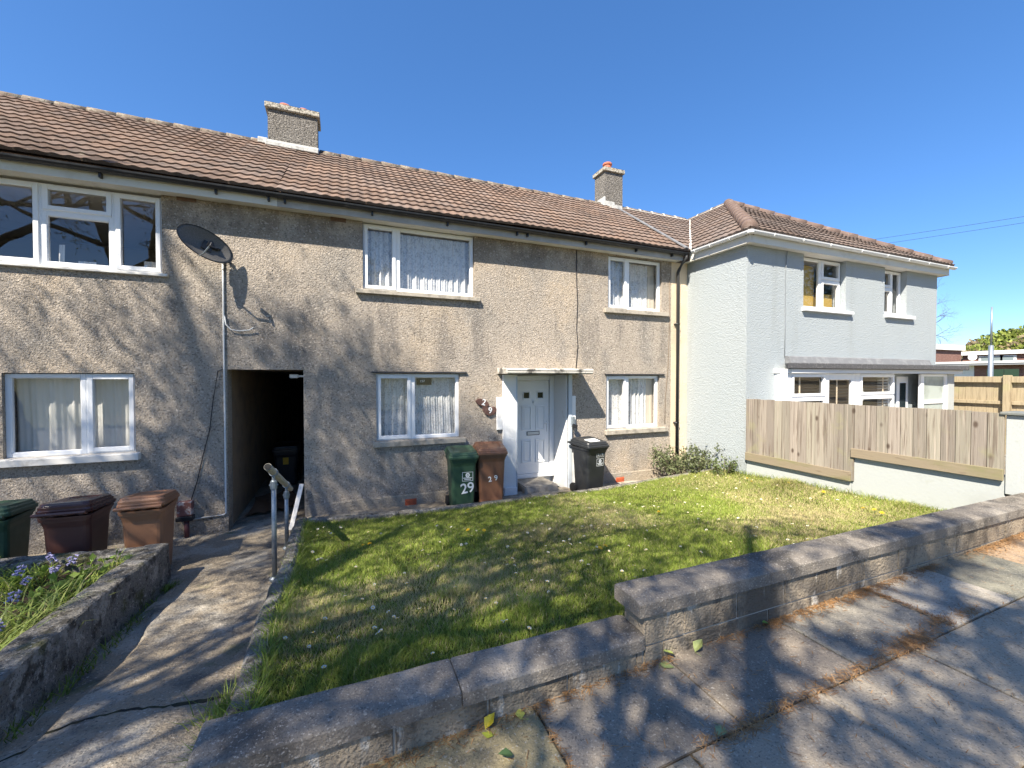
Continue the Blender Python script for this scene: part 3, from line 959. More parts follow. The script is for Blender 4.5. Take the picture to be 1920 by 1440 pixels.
# roof, trimmed along the oblique party flashing
pa, pb = Vector((6.62, EAVE_Y, EAVE_Z)), Vector((7.22, RIDGE_Y, RIDGE_Z))
dirp = (pb - pa)
nclip = Vector((dirp.y, -dirp.x, 0)).normalized()
rf = tiles((PARTY, EAVE_Y, EAVE_Z), (1, 0, 0), VM, NM, 8.2, SL, 22, tuple(c * 1.08 for c in TONE), [(pa, nclip)], 'roof', H29, stain=.15)
rear_roof(H29, PARTY, 6.85).build('rear_roof_and_light_sheet', MT['tile_far'], rf)
b = MB()
ridge(b, (PARTY, RIDGE_Y, RIDGE_Z - .035), (6.86, RIDGE_Y, RIDGE_Z - .035), .095)
b.build('ridge_tile', MT['ridge'], rf, smooth=True)
b = MB()
nrm = Vector(NM).normalized()
b.obox((pa + pb) / 2 + nrm * .05, dirp / 2 * .99, dirp.normalized().cross(nrm) * .04, nrm * .012)
b.build('flashing', MT['lead'], rf)
b = MB()
b.box(PARTY + .001, 6.62, 6.80, 6.82, 4.615, 4.80)
b.build('fascia', MT['fascia'], H29)
b = MB()
b.box(PARTY + .001, 6.62, 6.82, 13.3, 4.632, 4.648)
b.build('soffit', MT['soffit'], H29)
gt = gutter_x(H29, PARTY + .001, 6.66, 6.735, 4.765, MT['gutter'])
for x in (-.73, .45, 1.62, 2.85, 3.05, 4.25, 5.4, 6.3):
    b = MB()
    b.box(x - .012, x + .012, 6.742, 6.80, 4.66, 4.72)
    b.build('gutter_bracket', MT['gutter'], gt)
b = MB()
b.tube([(6.645, 6.735, 4.74), (6.645, 6.735, 4.66), (6.63, 6.80, 4.60), (6.62, 6.90, 4.46), (6.62, 6.935, 4.40), (6.62, 6.935, .1)], .034, 12)
for z in (3.3, 1.2):
    b.box(6.575, 6.665, 6.915, 7.0, z, z + .03)
b.build('downpipe', mat('sunfaded_black_plastic', (.05, .05, .052), rough=.5), H29, smooth=True)

# chimneys
def chimney(house, x0, x1, y0, y1, ztop, parent, pots, flash):
    b = MB()
    b.box(x0, x1, y0, y1, 6.2, ztop - .13)
    c = b.build('chimney', MT['chimney'], parent)
    b = MB()
    b.box(x0 - .05, x1 + .05, y0 - .05, y1 + .05, ztop - .13, ztop - .02)
    # uneven mortar haunching on top
    rc = random.Random(int(x0 * 10))
    nx = 14
    b.grid(lambda u, v: (x0 - .045 + (x1 - x0 + .09) * u, y0 - .045 + (y1 - y0 + .09) * v, ztop - .02 + .05 * math.sin(math.pi * u) ** .5 * math.sin(math.pi * v) ** .5 * (1 + .5 * math.sin(9 * u))), nx, 8)
    b.build('cap', MT['chimney_cap'], c, bevel=.012)
    for (px, py, r, h) in pots:
        b = MB()
        b.lathe((px, py, ztop - .02), [(r * 1.05, 0), (r, .03), (r * .92, h - .06), (r * 1.12, h - .055), (r * 1.12, h - .02), (r, h), (r * .7, h), (r * .7, h - .05)], 18)
        b.build('chimney_pot', MT['terracotta'], c, smooth=False)
    b = MB()
    for q in flash:
        b.box(*q)
    b.build('flashing', MT['flash_white'], c, bevel=.01)
    return c


chimney(H29, -1.375, -.445, 9.97, 10.45, 7.86, rf, [(-1.08, 10.2, .11, .13), (-.72, 10.2, .11, .11)], [(-1.40, -.42, 9.93, 9.97, 6.93, 7.08), (-1.40, -.42, 9.80, 9.935, 6.90, 6.985), (-1.55, -1.375, 9.93, 10.1, 6.98, 7.10)])
chimney(H29, 6.86, 7.46, 9.97, 10.47, 8.08, rf, [(7.10, 10.2, .12, .24)], [(6.78, 7.15, 9.90, 9.972, 6.9, 7.10), (6.80, 6.862, 9.92, 10.3, 6.98, 7.22), (6.95, 7.28, 9.72, 9.905, 6.82, 6.94)])

w = window(H29, 7.0, [(.325, .845, 3.58, 4.62, True), (.845, 2.135, 3.58, 4.62, False)], sill=(.21, 2.23, 3.578, 3.50, .07), label='wide upper window with lace nets')
curtain(w, .34, 2.12, 3.56, 4.56, 7.19, MT['lace'], .12, .026, 1)
w = window(H29, 7.0, [(4.91, 5.395, 3.56, 4.60, True), (5.395, 6.235, 3.56, 4.60, False)], sill=(4.80, 6.39, 3.558, 3.46, .07), label='narrower upper window beside the downpipe')
curtain(w, 4.93, 6.02, 3.54, 4.55, 7.19, MT['lace'], .12, .024, 2)
curtain(w, 6.03, 6.20, 3.54, 4.55, 7.20, MT['beige_curtain'], .2, .004, 3, 'drape')
w = window(H29, 7.0, [(.515, 1.075, 1.165, 2.24, True), (1.075, 1.875, 1.165, 2.24, False)], sill=(.45, 1.97, 1.163, 1.07, .07), label='lower window left of the door with lace nets', lintel=(.44, 2.0, 2.262))
curtain(w, .53, 1.86, 1.14, 2.18, 7.19, MT['lace'], .115, .028, 5, flare=.06)
b = MB()
b.box(1.17, 1.42, 7.135, 7.145, 2.06, 2.17)
sg = b.build('window_notice', MT['dark'], w, bevel=.004)
b = MB()
b.text('157', .055, Matrix.Translation((1.265, 7.134, 2.12)))
b.build('notice_lettering', MT['white_paint'], w)
w = window(H29, 7.0, [(4.875, 5.395, 1.145, 2.215, True), (5.395, 6.195, 1.145, 2.215, False)], sill=(4.83, 6.38, 1.143, 1.04, .07), label='lower window right of the door with pale nets', lintel=(4.83, 6.32, 2.236))
curtain(w, 4.89, 6.0, 1.12, 2.18, 7.19, MT['lace'], .11, .02, 6)
curtain(w, 6.0, 6.18, 1.12, 2.18, 7.20, MT['beige_curtain'], .2, .004, 8, 'drape')
for x0, x1, z0, z1 in ((.95, 1.135, .03, .185), (5.10, 5.30, .01, .165)):
    b = MB()
    b.box(x0, x1, 6.984, 7.0, z0, z1)
    n = 6
    for k in range(n):
        z = z0 + .012 + (z1 - z0 - .02) * k / n
        b.box(x0 + .012, x1 - .012, 6.974, 6.984, z, z + (z1 - z0) / n * .5)
    b.build('air_brick', MT['red_vent'], H29)
b = MB()
for j in range(4):
    b.box(-.14, .08, 6.985, 7.004, 4.575 + .022 * j, 4.590 + .022 * j)
b.build('air_vent', MT['brown_vent'], H29)

# door surround, door, step, canopy
sr = MB()
sr.box(2.655, 2.93, 6.945, 7.0, .02, 2.235)
sr.box(2.54, 2.655, 6.955, 7.0, 1.25, 1.83)
sr.box(2.66, 2.90, 6.90, 6.945, .0, .22)
sr.box(4.065, 4.15, 6.955, 7.0, 1.25, 1.83)
sr.box(4.065, 4.14, 6.955, 7.0, .05, .74)
sr.box(3.97, 3.99, 7.002, 7.64, .02, 2.235)      # right reveal lining
so = sr.build('door_surround', MT['pilaster'], H29, bevel=.008)
b = MB()
b.box(3.99, 4.064, 6.945, 6.999, .02, 2.235)
b.box(2.905, 2.928, 6.93, 6.944, .05, 2.2)
b.build('edge_trim', MT['trim_grey'], so, bevel=.004)
b = MB()
b.box(2.93, 3.97, 7.62, 7.66, .02, 2.40)
b.box(2.93, 3.97, 7.25, 7.62, 2.24, 2.40)
b.build('porch_lining', MT['pilaster'], so)
DY = 7.50
b = MB()
b.box(3.05, 3.16, DY, DY + .08, .28, 2.22)
b.box(3.86, 3.968, DY, DY + .08, .28, 2.22)
b.box(3.16, 3.86, DY, DY + .08, 2.12, 2.22)
b.box(3.03, 3.968, DY - .02, DY + .08, .20, .28)
b.build('door_frame', MT['upvc'], H29, bevel=.006)
b = MB()
b.box(3.165, 3.855, DY + .012, DY + .06, .285, 2.115)
d = b.build('front_door', MT['upvc'], H29, bevel=.004)
pn = MB()
for xa, xb in ((3.26, 3.46), (3.56, 3.76)):
    for za, zb in ((.50, .95), (1.14, 1.62)):
        for (p, q, r_, s_) in ((xa, xb, za, za + .02), (xa, xb, zb - .02, zb), (xa, xa + .02, za + .02, zb - .02), (xb - .02, xb, za + .02, zb - .02)):
            pn.box(p, q, DY - .004, DY + .012, r_, s_)
        pn.box(xa + .045, xb - .045, DY + .002, DY + .012, za + .045, zb - .045)
    for (p, q, r_, s_) in ((xa + .02, xb - .02, 1.755, 1.772), (xa + .02, xb - .02, 1.888, 1.905), (xa + .02, xa + .037, 1.772, 1.888), (xb - .037, xb - .02, 1.772, 1.888)):
        pn.box(p, q, DY - .002, DY + .012, r_, s_)
pn.build('door_panel', MT['upvc'], d, bevel=.003, merge=False)
MT['door_glass'] = mat('dark_green_glass', (.01, .016, .010), rough=.1)
for xa in (3.30, 3.60):
    b = MB()
    b.box(xa + .005, xa + .115, DY + .002, DY + .011, 1.775, 1.885)
    b.build('door_light', MT['door_glass'], d)
b = MB()
b.box(3.38, 3.63, DY + .002, DY + .012, 1.05, 1.105)
b.build('letter_plate', MT['letterplate'], d, bevel=.004)
b = MB()
b.box(3.365, 3.645, DY + .006, DY + .0125, 1.038, 1.117)
b.build('letter_surround', mat('grey_seal', (.10, .11, .13), rough=.5), d)
b = MB()
b.box(3.80, 3.83, DY - .002, DY + .012, 1.10, 1.32)
b.box(3.74, 3.83, DY - .045, DY - .03, 1.26, 1.285)
b.box(3.805, 3.825, DY - .03, DY - .002, 1.26, 1.285)
b.build('handle', MT['upvc'], d, bevel=.004)
b = MB()
b.lathe((3.51, DY + .005, 1.70), [(.03, 0), (.03, -.01), (.012, -.02), (.012, -.03)], 12, 'y')
b.lathe((3.51, DY + .0, 1.66), [(.012, 0), (.012, -.02)], 10, 'y')
b.build('knocker', MT['upvc'], d)
b = MB()
b.prism([(6.52, 2.245), (6.50, 2.262), (6.50, 2.285), (6.515, 2.29), (6.495, 2.30), (6.495, 2.325), (6.53, 2.338), (7.0, 2.352), (7.0, 2.245)], 2.565, 4.245, 'x')
b.build('canopy', mat('streaked_concrete', (.58, .55, .49), [dict(c=(.05, .045, .04), s=3.5, lo=.50, hi=.62, d=6, f=.9), dict(c=(.3, .28, .25), s=20, lo=.5, hi=.7, f=.5)], [dict(s=40, h=.006)], rough=.95), H29, bevel=.004)
b = MB()
b.box(3.05, 3.72, 6.86, 7.48, -.05, .20)
b.box(3.10, 3.66, 6.62, 6.86, -.05, .09)
b.build('doorstep', MT['stone'], H29, bevel=.018, seg=2)

# dark boards added across the far end to keep the passage unlit
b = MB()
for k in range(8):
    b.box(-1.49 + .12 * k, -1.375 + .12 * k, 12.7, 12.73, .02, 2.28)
b.build('passage_light_stop', MT['dark'], H29)
b = MB()
b.grid(lambda u, v: (-1.498, 7.26 + 5.4 * v, 0.02 + 2.27 * u), 2, 4)
b.build('passage_lining', MT['passage'], HL)

# ---- the pale blue-grey house
HG = thing('corner_house', 'pale blue grey rendered corner house with hipped tile roof, projecting forward of the terrace', 'house', (10, 6, 0))
GY, GX0, GX1 = 5.55, 6.94, 13.36
b = MB()
b.wall_y(GX0, GX1, -.3, 4.63, GY, TH, [(8.50, 9.84, 3.53, 4.63), (11.22, 12.08, 3.55, 4.63), (8.0, 11.0, .9, 2.25)])
b.box(GX0, GX0 + TH, GY + TH, 13.0, -.3, 4.63)
b.box(GX1 - TH, GX1, GY + TH, 13.0, -.3, 4.63)
b.box(GX0, GX1, 13.0, 13.25, -.3, 4.63)
b.build('wall', MT['blue_render'], HG)
b = MB()
b.box(X1 + .002, GX0 - .001, 7.0, 7.25, -.3, 4.63)
b.build('cream_wall', MT['cream'], HG)
b = MB()
b.box(GX0 + .3, GX1 - .3, 9.0, 9.1, -.2, 4.6)
b.build('inner_wall', MT['inside'], HG)
EX0, EX1, EY, EZ = 6.74, 13.56, 5.33, 4.83
PX, PY, PZ = 10.15, 8.74, 7.10
sl2 = math.hypot(PX - EX0, PZ - EZ)
TG = (.155, .120, .102)
rf = tiles((6.4, EAVE_Y, EAVE_Z), (1, 0, 0), VM, NM, 4.0, SL, 31, TG, [(pa, -nclip), ((6.72, EAVE_Y, EAVE_Z), Vector((1, -1, 0)).normalized())], 'roof', HG)
tiles((EX0, 10.6, EZ), (0, -1, 0), (PX - EX0, 0, PZ - EZ), (-(PZ - EZ), 0, PX - EX0), 5.27, sl2, 32, TG, [((6.72, EAVE_Y, EAVE_Z), Vector((-1, 1, 0)).normalized()), ((EX0, EY, EZ), Vector((1, -1, 0)).normalized())], 'roof_slope', rf)
tiles((EX0, EY, EZ), (1, 0, 0), (0, PY - EY, PZ - EZ), (0, -(PZ - EZ), PY - EY), EX1 - EX0, sl2, 33, tuple(c * .9 for c in TG), [((EX0, EY, EZ), Vector((-1, 1, 0)).normalized()), ((EX1, EY, EZ), Vector((1, 1, 0)).normalized())], 'roof_slope', rf)
b = MB()
b.add([(EX1, EY, EZ), (EX1, 12.5, EZ), (PX, 12.5, PZ), (PX, PY, PZ)], [(0, 1, 2, 3)])
b.add([(EX0 + .1, EY + .1, EZ + .02), (EX1 - .1, EY + .1, EZ + .02), (PX, PY, PZ - .08)], [(0, 1, 2)])  # from here, unseen sheets added under the tiles to block light
b.add([(EX0 + .1, EY + .1, EZ + .02), (PX, PY, PZ - .08), (PX, 12.5, PZ - .08), (EX0 + .1, 12.5, EZ + .02)], [(0, 1, 2, 3)])
b.add([(6.6, EAVE_Y + .1, EAVE_Z + .02), (7.3, RIDGE_Y, RIDGE_Z - .05), (10.1, RIDGE_Y, RIDGE_Z - .05)], [(0, 1, 2)])
b.add([(6.85, RIDGE_Y, RIDGE_Z + .02), (10.1, RIDGE_Y, RIDGE_Z + .02), (10.1, 13.6, 4.8), (6.85, 13.6, 4.8)], [(0, 1, 2, 3)])  # plain rear slope
b.build('rear_roof_and_light_sheet', MT['tile_far'], rf)
b, mo = MB(), MB()
ridge(b, (7.28, RIDGE_Y, RIDGE_Z - .035), (9.95, RIDGE_Y, RIDGE_Z - .035), .09, .40, mo)
ridge(b, (PX, 10.3, PZ - .035), (PX, PY, PZ - .035), .09, .40, mo)
mo.bar((7.28, RIDGE_Y - .10, RIDGE_Z - .055), (9.98, RIDGE_Y - .10, RIDGE_Z - .055), .05, .05)
mo.bar((PX - .11, 10.0, PZ - .06), (PX - .11, PY, PZ - .06), .05, .05)
vb = Vector((6.72, EAVE_Y, EAVE_Z + .03))
ve = Vector((10.05, RIDGE_Y - .12, RIDGE_Z - .03))
b.build('ridge_tile', MT['ridge'], rf, smooth=True)
mo.bar(vb, ve, .05, .03)
mo.build('ridge_mortar', MT['mortar'], rf)
b = MB()
ridge(b, (EX0 + .06, EY + .06, EZ + .03), (PX, PY, PZ - .01), .13, .40, None, .008)
ridge(b, (EX1 - .06, EY + .06, EZ + .03), (PX, PY, PZ - .01), .11, .40, None, .008)
b.build('hip_tile', MT['ridge_brown'], rf, smooth=True)
b = MB()
b.prism([(6.80, 5.39), (13.50, 5.39), (13.50, 5.41), (6.82, 5.41), (6.82, 6.799), (6.80, 6.799)], 4.615, 4.82, 'z')
b.box(13.48, 13.50, 5.41, 12, 4.615, 4.82)
b.build('fascia', MT['soffit'], HG)
b = MB()
b.box(6.82, 13.48, 5.41, 12.9, 4.632, 4.648)
b.build('soffit', MT['white_far'], HG)
gt = gutter_x(HG, 6.72, 13.60, 5.335, 4.80, MT['white_gutter'])
prof = [(6.745 + .055 * math.cos(a), 4.80 + .055 * math.sin(a)) for a in [math.pi + math.pi * k / 8 for k in range(9)]]
prof += [(6.745 + .049 * math.cos(a), 4.80 + .049 * math.sin(a)) for a in [2 * math.pi - math.pi * k / 8 for k in range(9)]]
b = MB()
b.prism(prof, 5.30, 6.66, 'y')
b.lathe((6.745, 5.335, 4.80), [(.01, -.06), (.058, -.05), (.062, .0), (.05, .003)], 14)
b.build('side_gutter', MT['white_gutter'], gt)
for x in (7.3, 8.1, 8.9, 9.9, 10.8, 11.6, 12.4, 13.2):
    b = MB()
    b.tube([(x, 5.335 + .06 * math.cos(a), 4.80 + .06 * math.sin(a)) for a in [math.pi * 1.0 + math.pi * k / 8 for k in range(9)]], .008, 6)
    b.build('gutter_bracket', MT['upvc'], gt)
for y in (5.75, 6.2, 6.58):
    b = MB()
    b.tube([(6.745 + .06 * math.cos(a), y, 4.80 + .06 * math.sin(a)) for a in [math.pi * 1.0 + math.pi * k / 8 for k in range(9)]], .008, 6)
    b.build('gutter_bracket', MT['upvc'], gt)
w = window(HG, GY, [(8.515, 9.20, 3.575, 4.61, False), (9.20, 9.825, 3.575, 4.20, True), (9.20, 9.825, 4.20, 4.61, True)], inset=.11, sill=(8.45, 10.02, 3.573, 3.50, .07), label='upper window with amber blind', sillmat='upvc')
b = MB()
b.box(8.55, 9.19, 5.79, 5.80, 3.55, 4.5)
b.build('blind', MT['wood_blind'], w)
b = MB()
b.box(9.24, 9.80, 5.79, 5.80, 3.55, 3.95)
b.build('blind', MT['wood_blind'], w)
w = window(HG, GY, [(11.235, 11.70, 3.60, 4.21, True), (11.235, 11.70, 4.21, 4.61, True), (11.70, 12.065, 3.60, 4.61, False)], inset=.11, sill=(11.22, 12.33, 3.598, 3.515, .07), label='small upper window near the far corner', sillmat='upvc')
b = MB()
for k in range(5):
    b.box(11.76 + .05 * k, 11.785 + .05 * k, 5.79, 5.795, 3.6, 4.55)
b.build('blind', MT['beige_curtain'], w)

# flat-roofed bay and porch along the ground floor
b = MB()
b.prism([(8.0, 5.549), (13.34, 5.549), (13.70, 5.16), (13.62, 5.05), (10.9, 5.12), (7.58, 5.20)], 2.345, 2.455, 'z')
cv = b.build('porch_roof', MT['felt'], HG, bevel=.012)
b = MB()
b.prism([(5.42, 2.456), (5.47, 2.585), (5.548, 2.60), (5.548, 2.456)], 7.98, 12.9, 'x')
b.build('lead_flashing', MT['lead'], cv)
b = MB()
b.prism([(7.66, 5.549), (7.74, 5.24), (10.9, 5.19), (13.52, 5.13), (13.56, 5.2), (13.34, 5.549)], 2.264, 2.343, 'z')
b.build('porch_fascia', MT['white_far'], cv)
BY = 5.30
w = window(HG, BY, [(7.80, 8.80, 1.80, 2.26, True), (7.80, 8.80, .92, 1.80, True), (8.80, 9.76, .92, 2.26, False), (9.90, 11.12, 1.80, 2.26, True), (9.90, 11.12, .92, 1.80, True)], inset=.0, fw=.12, label='bay window with dark slatted blinds behind the fence')
for x0, x1 in ((7.86, 8.74), (8.88, 9.70), (9.96, 11.06)):
    b = MB()
    for k in range(22):
        z = .95 + .06 * k
        b.obox(((x0 + x1) / 2, BY + .10, z), ((x1 - x0) / 2, 0, 0), (0, .022, -.010), (0, .001, .002))
    b.build('blind', MT['blind'], w)
MT['tape'] = mat('pale_tape', (.62, .52, .38), rough=.8)
for x in (8.15, 9.28, 10.85):
    b = MB()
    b.box(x - .02, x + .02, BY + .070, BY + .074, .95, 2.2)
    b.build('blind_tape', MT['tape'], w)
b = MB()
b.box(9.762, 9.898, BY, BY + .06, .92, 2.26)
b.build('bay_post', MT['upvc'], w)
b = MB()
b.box(7.70, 7.798, BY, 5.549, .92, 2.26)
b.build('bay_post', MT['upvc'], w)
b = MB()
b.box(7.72, 11.12, BY + .004, 5.54, .3, .918)
b.build('bay_wall', MT['blue_render'], HG)
b = MB()      # dark box behind the bay glass
b.box(7.8, 11.1, 5.9, 5.92, .9, 2.3)
b.build('bay_room', MT['inside'], HG)
b = MB()
b.box(11.70, 12.14, 5.52, 5.548, .4, 2.20)
pd = b.build('porch_door', MT['upvc'], HG, bevel=.01)
b = MB()
b.box(11.80, 12.02, 5.508, 5.519, .5, 2.05)
b.build('door_glass', mat('dark_porch_glass', (.02, .03, .035), rough=.1), pd)
b = MB()
b.box(12.10, 12.22, 5.27, 5.32, .4, 2.25)
b.box(13.08, 13.20, 5.27, 5.32, .4, 2.25)
b.box(12.22, 13.08, 5.27, 5.32, 2.20, 2.25)
b.box(12.22, 13.08, 5.27, 5.32, 1.58, 1.66)
b.box(12.22, 13.08, 5.27, 5.32, .4, .5)
ps = b.build('porch_screen', MT['upvc'], HG)
b = MB()
b.box(12.22, 13.08, 5.29, 5.30, .5, 1.58)
b.box(12.22, 13.08, 5.29, 5.30, 1.66, 2.20)
b.build('frosted_pane', MT['frosted'], ps)
b = MB()
b.box(13.20, 13.46, 5.25, 5.549, .3, 2.26)
b.build('porch_pier', MT['smooth_white'], HG)

# ---------------------------------------------------------------- cables on the walls
def cable(name, pts, r, m, label):
    b = MB()
    b.tube(pts, r, 6)
    o = b.build(name, m, None, loc=pts[-1], smooth=True)
    return tag(o, label, 'cable')


cable('aerial_cable', [(-1.53, 6.982, 3.92), (-1.528, 6.985, 3.4), (-1.53, 6.984, 2.6), (-1.526, 6.985, 1.6), (-1.528, 6.984, .7), (-1.527, 6.985, .27), (-1.56, 6.984, .25), (-1.75, 6.984, .235), (-1.96, 6.984, .225)], .013, MT['white_cable'], 'white cable running down the wall from the satellite dish to the meter box')
cable('spare_cable', [(-1.515, 6.975, 3.05), (-1.50, 6.972, 2.93), (-1.44, 6.968, 2.86), (-1.34, 6.968, 2.845), (-1.22, 6.966, 2.86), (-1.16, 6.955, 2.90)], .009, MT['white_cable'], 'short loose white cable end branching off on the left wall')
cable('black_cable', [(-1.53, 6.985, 2.30), (-1.60, 6.98, 2.28), (-1.66, 6.985, 1.9), (-1.71, 6.985, 1.45), (-1.79, 6.985, 1.1), (-1.86, 6.985, .75), (-1.93, 6.985, .5)], .006, MT['wire'], 'thin black cable drooping from passage corner to the meter box')
cable('telephone_cable', [(4.18, 6.99, 4.62), (4.175, 6.99, 4.1), (4.20, 6.99, 3.6), (4.18, 6.99, 3.1), (4.21, 6.99, 2.8), (4.17, 6.99, 2.36)], .007, MT['wire'], 'dark cable running down beige wall above the door canopy')
cable('wall_wire', [(6.44, 6.99, 4.3), (6.45, 6.99, 3.3), (6.42, 6.99, 2.4), (6.35, 6.99, 1.7), (6.34, 6.99, 1.2)], .006, mat('tan_wire', (.22, .17, .12), rough=.8), 'thin tan wire beside the downpipe and right hand windows')
cable('house_wire', [(7.97, GY - .03, 4.62), (7.96, GY - .012, 4.2), (7.97, GY - .012, 3.2), (7.96, GY - .012, 2.58)], .006, mat('grey_wire', (.2, .22, .24), rough=.8), 'thin grey wire on pale blue wall from eaves to the porch roof')

# ---------------------------------------------------------------- garden walls
def rough(ob, amp, scale, seed=0, sub=2):
    """break up long straight edges of an old wall"""
    from mathutils import noise
    bm = bmesh.new()
    bm.from_mesh(ob.data)
    for _ in range(8):
        es = [e for e in bm.edges if e.calc_length() > .12]
        if not es:
            break
        bmesh.ops.subdivide_edges(bm, edges=es, cuts=1, use_grid_fill=True)
    bmesh.ops.triangulate(bm, faces=[f for f in bm.faces if len(f.verts) > 4])
    for v in bm.verts:
        q = (v.co + Vector((seed, seed, 0)))
        n = noise.noise_vector(q * scale) + .5 * noise.noise_vector(q * scale * 2.7)
        v.co += Vector((n.x, n.y, n.z)) * amp
    bm.to_mesh(ob.data)
    bm.free()
    for p in ob.data.polygons:
        p.use_smooth = True
    ob.data.set_sharp_from_angle(angle=math.radians(32))
    return ob


GW = thing('garden_wall', 'low stepped grey block wall with granite coping along the pavement', 'garden wall', (2, 2, .5))
def coping_piece(x0, x1, z0, z1, round_right=False, skew=0.0):
    b = MB()
    y0, y1 = 1.895, 2.145
    h = z1 - z0
    n = max(1, int(round((x1 - x0) / 1.0)))
    r = .04
    out = [(x0 + skew, y1)]
    out += [(x1 - r + r * math.sin(a), y1 - r + r * math.cos(a)) for a in (0, .5, 1.0, 1.57)] if round_right else [(x1, y1)]
    out += [(x1 - r + r * math.cos(a), y0 + r - r * math.sin(a)) for a in (0, .5, 1.0, 1.57)] if round_right else [(x1, y0)]
    out += [(x0, y0)]
    b.prism([(p[0], p[1]) for p in out], z0, z1, 'z')
    return b


def coping_run(x0, x1, z0, z1, cuts, name, taper_end):
    b = MB()
    xs = [x0] + cuts + [x1]
    for i in range(len(xs) - 1):
        a, c = xs[i], xs[i + 1] - (.005 if i < len(xs) - 2 else 0)
        def prof(x, dy=0.0, dz=0.0):
            return [(x, 1.895 + dy, z0), (x, 1.895 + dy, z1 - .018 - dz), (x, 1.903 + dy, z1 - .010 - dz), (x, 1.962 + dy * .5, z1 - dz), (x, 2.138 - dy, z1 - .003 - dz), (x, 2.145 - dy, z1 - .012 - dz), (x, 2.145 - dy, z0)]
        rings = [prof(a, .004, .004), prof(a + .008)]
        m_ = max(2, int((c - a) / .16))
        rings += [prof(a + .008 + (c - a - .016) * k / m_) for k in range(1, m_)]
        if taper_end and i == len(xs) - 2:
            rings += [prof(c - .05), prof(c - .018, .012), prof(c, .035, .004)]
        else:
            rings += [prof(c - .008), prof(c, .004, .004)]
        b.loft(rings)
    o = b.build(name, MT['coping'], GW)
    return rough(o, .0035, 7.0, x0)


coping_run(-.56, 1.615, .638, .722, [.52], 'coping', True)
coping_run(1.555, 9.0, .828, .922, [2.62, 3.70, 4.81, 5.9, 7.0, 8.0], 'coping', False)
bl, mo = MB(), MB()
rs = random.Random(12)
def course(x0, x1, zf0, zf1, y0, y1, first):
    x = x0
    k = 0
    while x < x1 - .02:
        L = first if k == 0 else .445
        xe = min(x + L, x1)
        za, zb = zf0((x + xe) / 2), zf1((x + xe) / 2)
        j = rs.uniform(-.003, .003)
        bl.add([(x, y0 + j, zf0(x)), (xe - .012, y0 + j, zf0(xe)), (xe - .012, y1, zf0(xe)), (x, y1, zf0(x)), (x, y0 + j, zf1(x)), (xe - .012, y0 + j, zf1(xe)), (xe - .012, y1, zf1(xe)), (x, y1, zf1(x))],
               [(0, 3, 2, 1), (4, 5, 6, 7), (0, 1, 5, 4), (1, 2, 6, 5), (2, 3, 7, 6), (3, 0, 4, 7)])
        x = xe
        k += 1


pz = lambda x: pave_z(x) - .03
course(-.53, 1.60, pz, lambda x: .637, 1.917, 2.10, .30)
course(1.60, 9.0, lambda x: .652, lambda x: .827, 1.917, 2.10, .30)
course(1.602, 9.0, pz, lambda x: .640, 1.917, 2.10, .14)
bw = bl.build('blockwork', MT['block'], GW, bevel=.006)
mo.prism([(-.52, .3), (9.0, .3), (9.0, .826), (1.62, .826), (1.62, .634), (-.52, .634)], 1.926, 2.09, 'y')
mo.build('mortar', MT['block_mortar'], bw)

# kerb round the lawn
LK = thing('lawn_edging', 'narrow concrete edging between lawn, path and house apron', 'edging', (-.5, 5, .3))
b = MB()
ks = 34
def kz(y):
    return lerp(y, [2.0, 2.65, 3.35, 4.2, 5.72, 6.3], [.56, .51, .50, .445, .37, .30])
rings = []
for i in range(ks):
    y = 2.12 + (6.26 - 2.12) * i / (ks - 1)
    wv = .012 * math.sin(3.1 * y)
    z = kz(y)
    rings.append([(-.575 + wv, y, -.1), (-.565 + wv, y, z - .03), (-.54 + wv, y, z), (-.46 + wv, y, z), (-.435 + wv, y, z - .03), (-.43 + wv, y, -.1)])
b.loft(rings)
k1 = b.build('side_edging', MT['old_stone'], LK)
rough(k1, .010, 6.0, 1)
b = MB()
rings = []
for i in range(50):
    x = -.43 + 7.35 * i / 49
    z = lerp(x, [-.43, .4, 1.2, 4, 7], [.30, .25, .235, .235, .36])
    y = 6.20 + .012 * math.sin(2.3 * x)
    rings.append([(x, y - .055, -.1), (x, y - .05, z - .015), (x, y - .035, z), (x, y + .04, z), (x, y + .055, z - .02), (x, y + .06, -.1)])
b.loft(rings)
k2 = b.build('back_edging', MT['old_stone'], LK)
rough(k2, .007, 6.0, 4)

# planter on the left
PW = thing('planter_wall', 'rough mossy concrete planter wall beside the sloping path', 'planter', (-1.85, 4, .3))
b = MB()
rings = []
for i in range(46):
    y = 1.96 + (5.50 - 1.96) * i / 45
    z = lerp(y, [1.9, 3.17, 3.92, 5.5], [.64, .55, .50, .425])
    zb = path_z(y) - .1
    wv = .015 * math.sin(2.7 * y)
    rings.append([(-1.715 + wv, y, zb), (-1.735 + wv, y, z - .012), (-1.75 + wv, y, z), (-1.93 + wv, y, z + .005), (-1.945 + wv, y, z - .012), (-1.95 + wv, y, zb)])
b.loft(rings)
rough(b.build('side_wall', MT['old_stone'], PW), .013, 6.0, 7)
b = MB()
rings = []
for i in range(80):
    x = -8.9 + (-1.90 + 8.9) * i / 79
    z = lerp(x, [-9, -3.2, -1.8], [.52, .485, .42])
    rings.append([(x, 5.28, -.1), (x, 5.285, z - .012), (x, 5.30, z), (x, 5.475, z), (x, 5.49, z - .012), (x, 5.5, -.1)])
b.loft(rings)
rough(b.build('back_wall', MT['old_stone'], PW), .013, 6.0, 9)

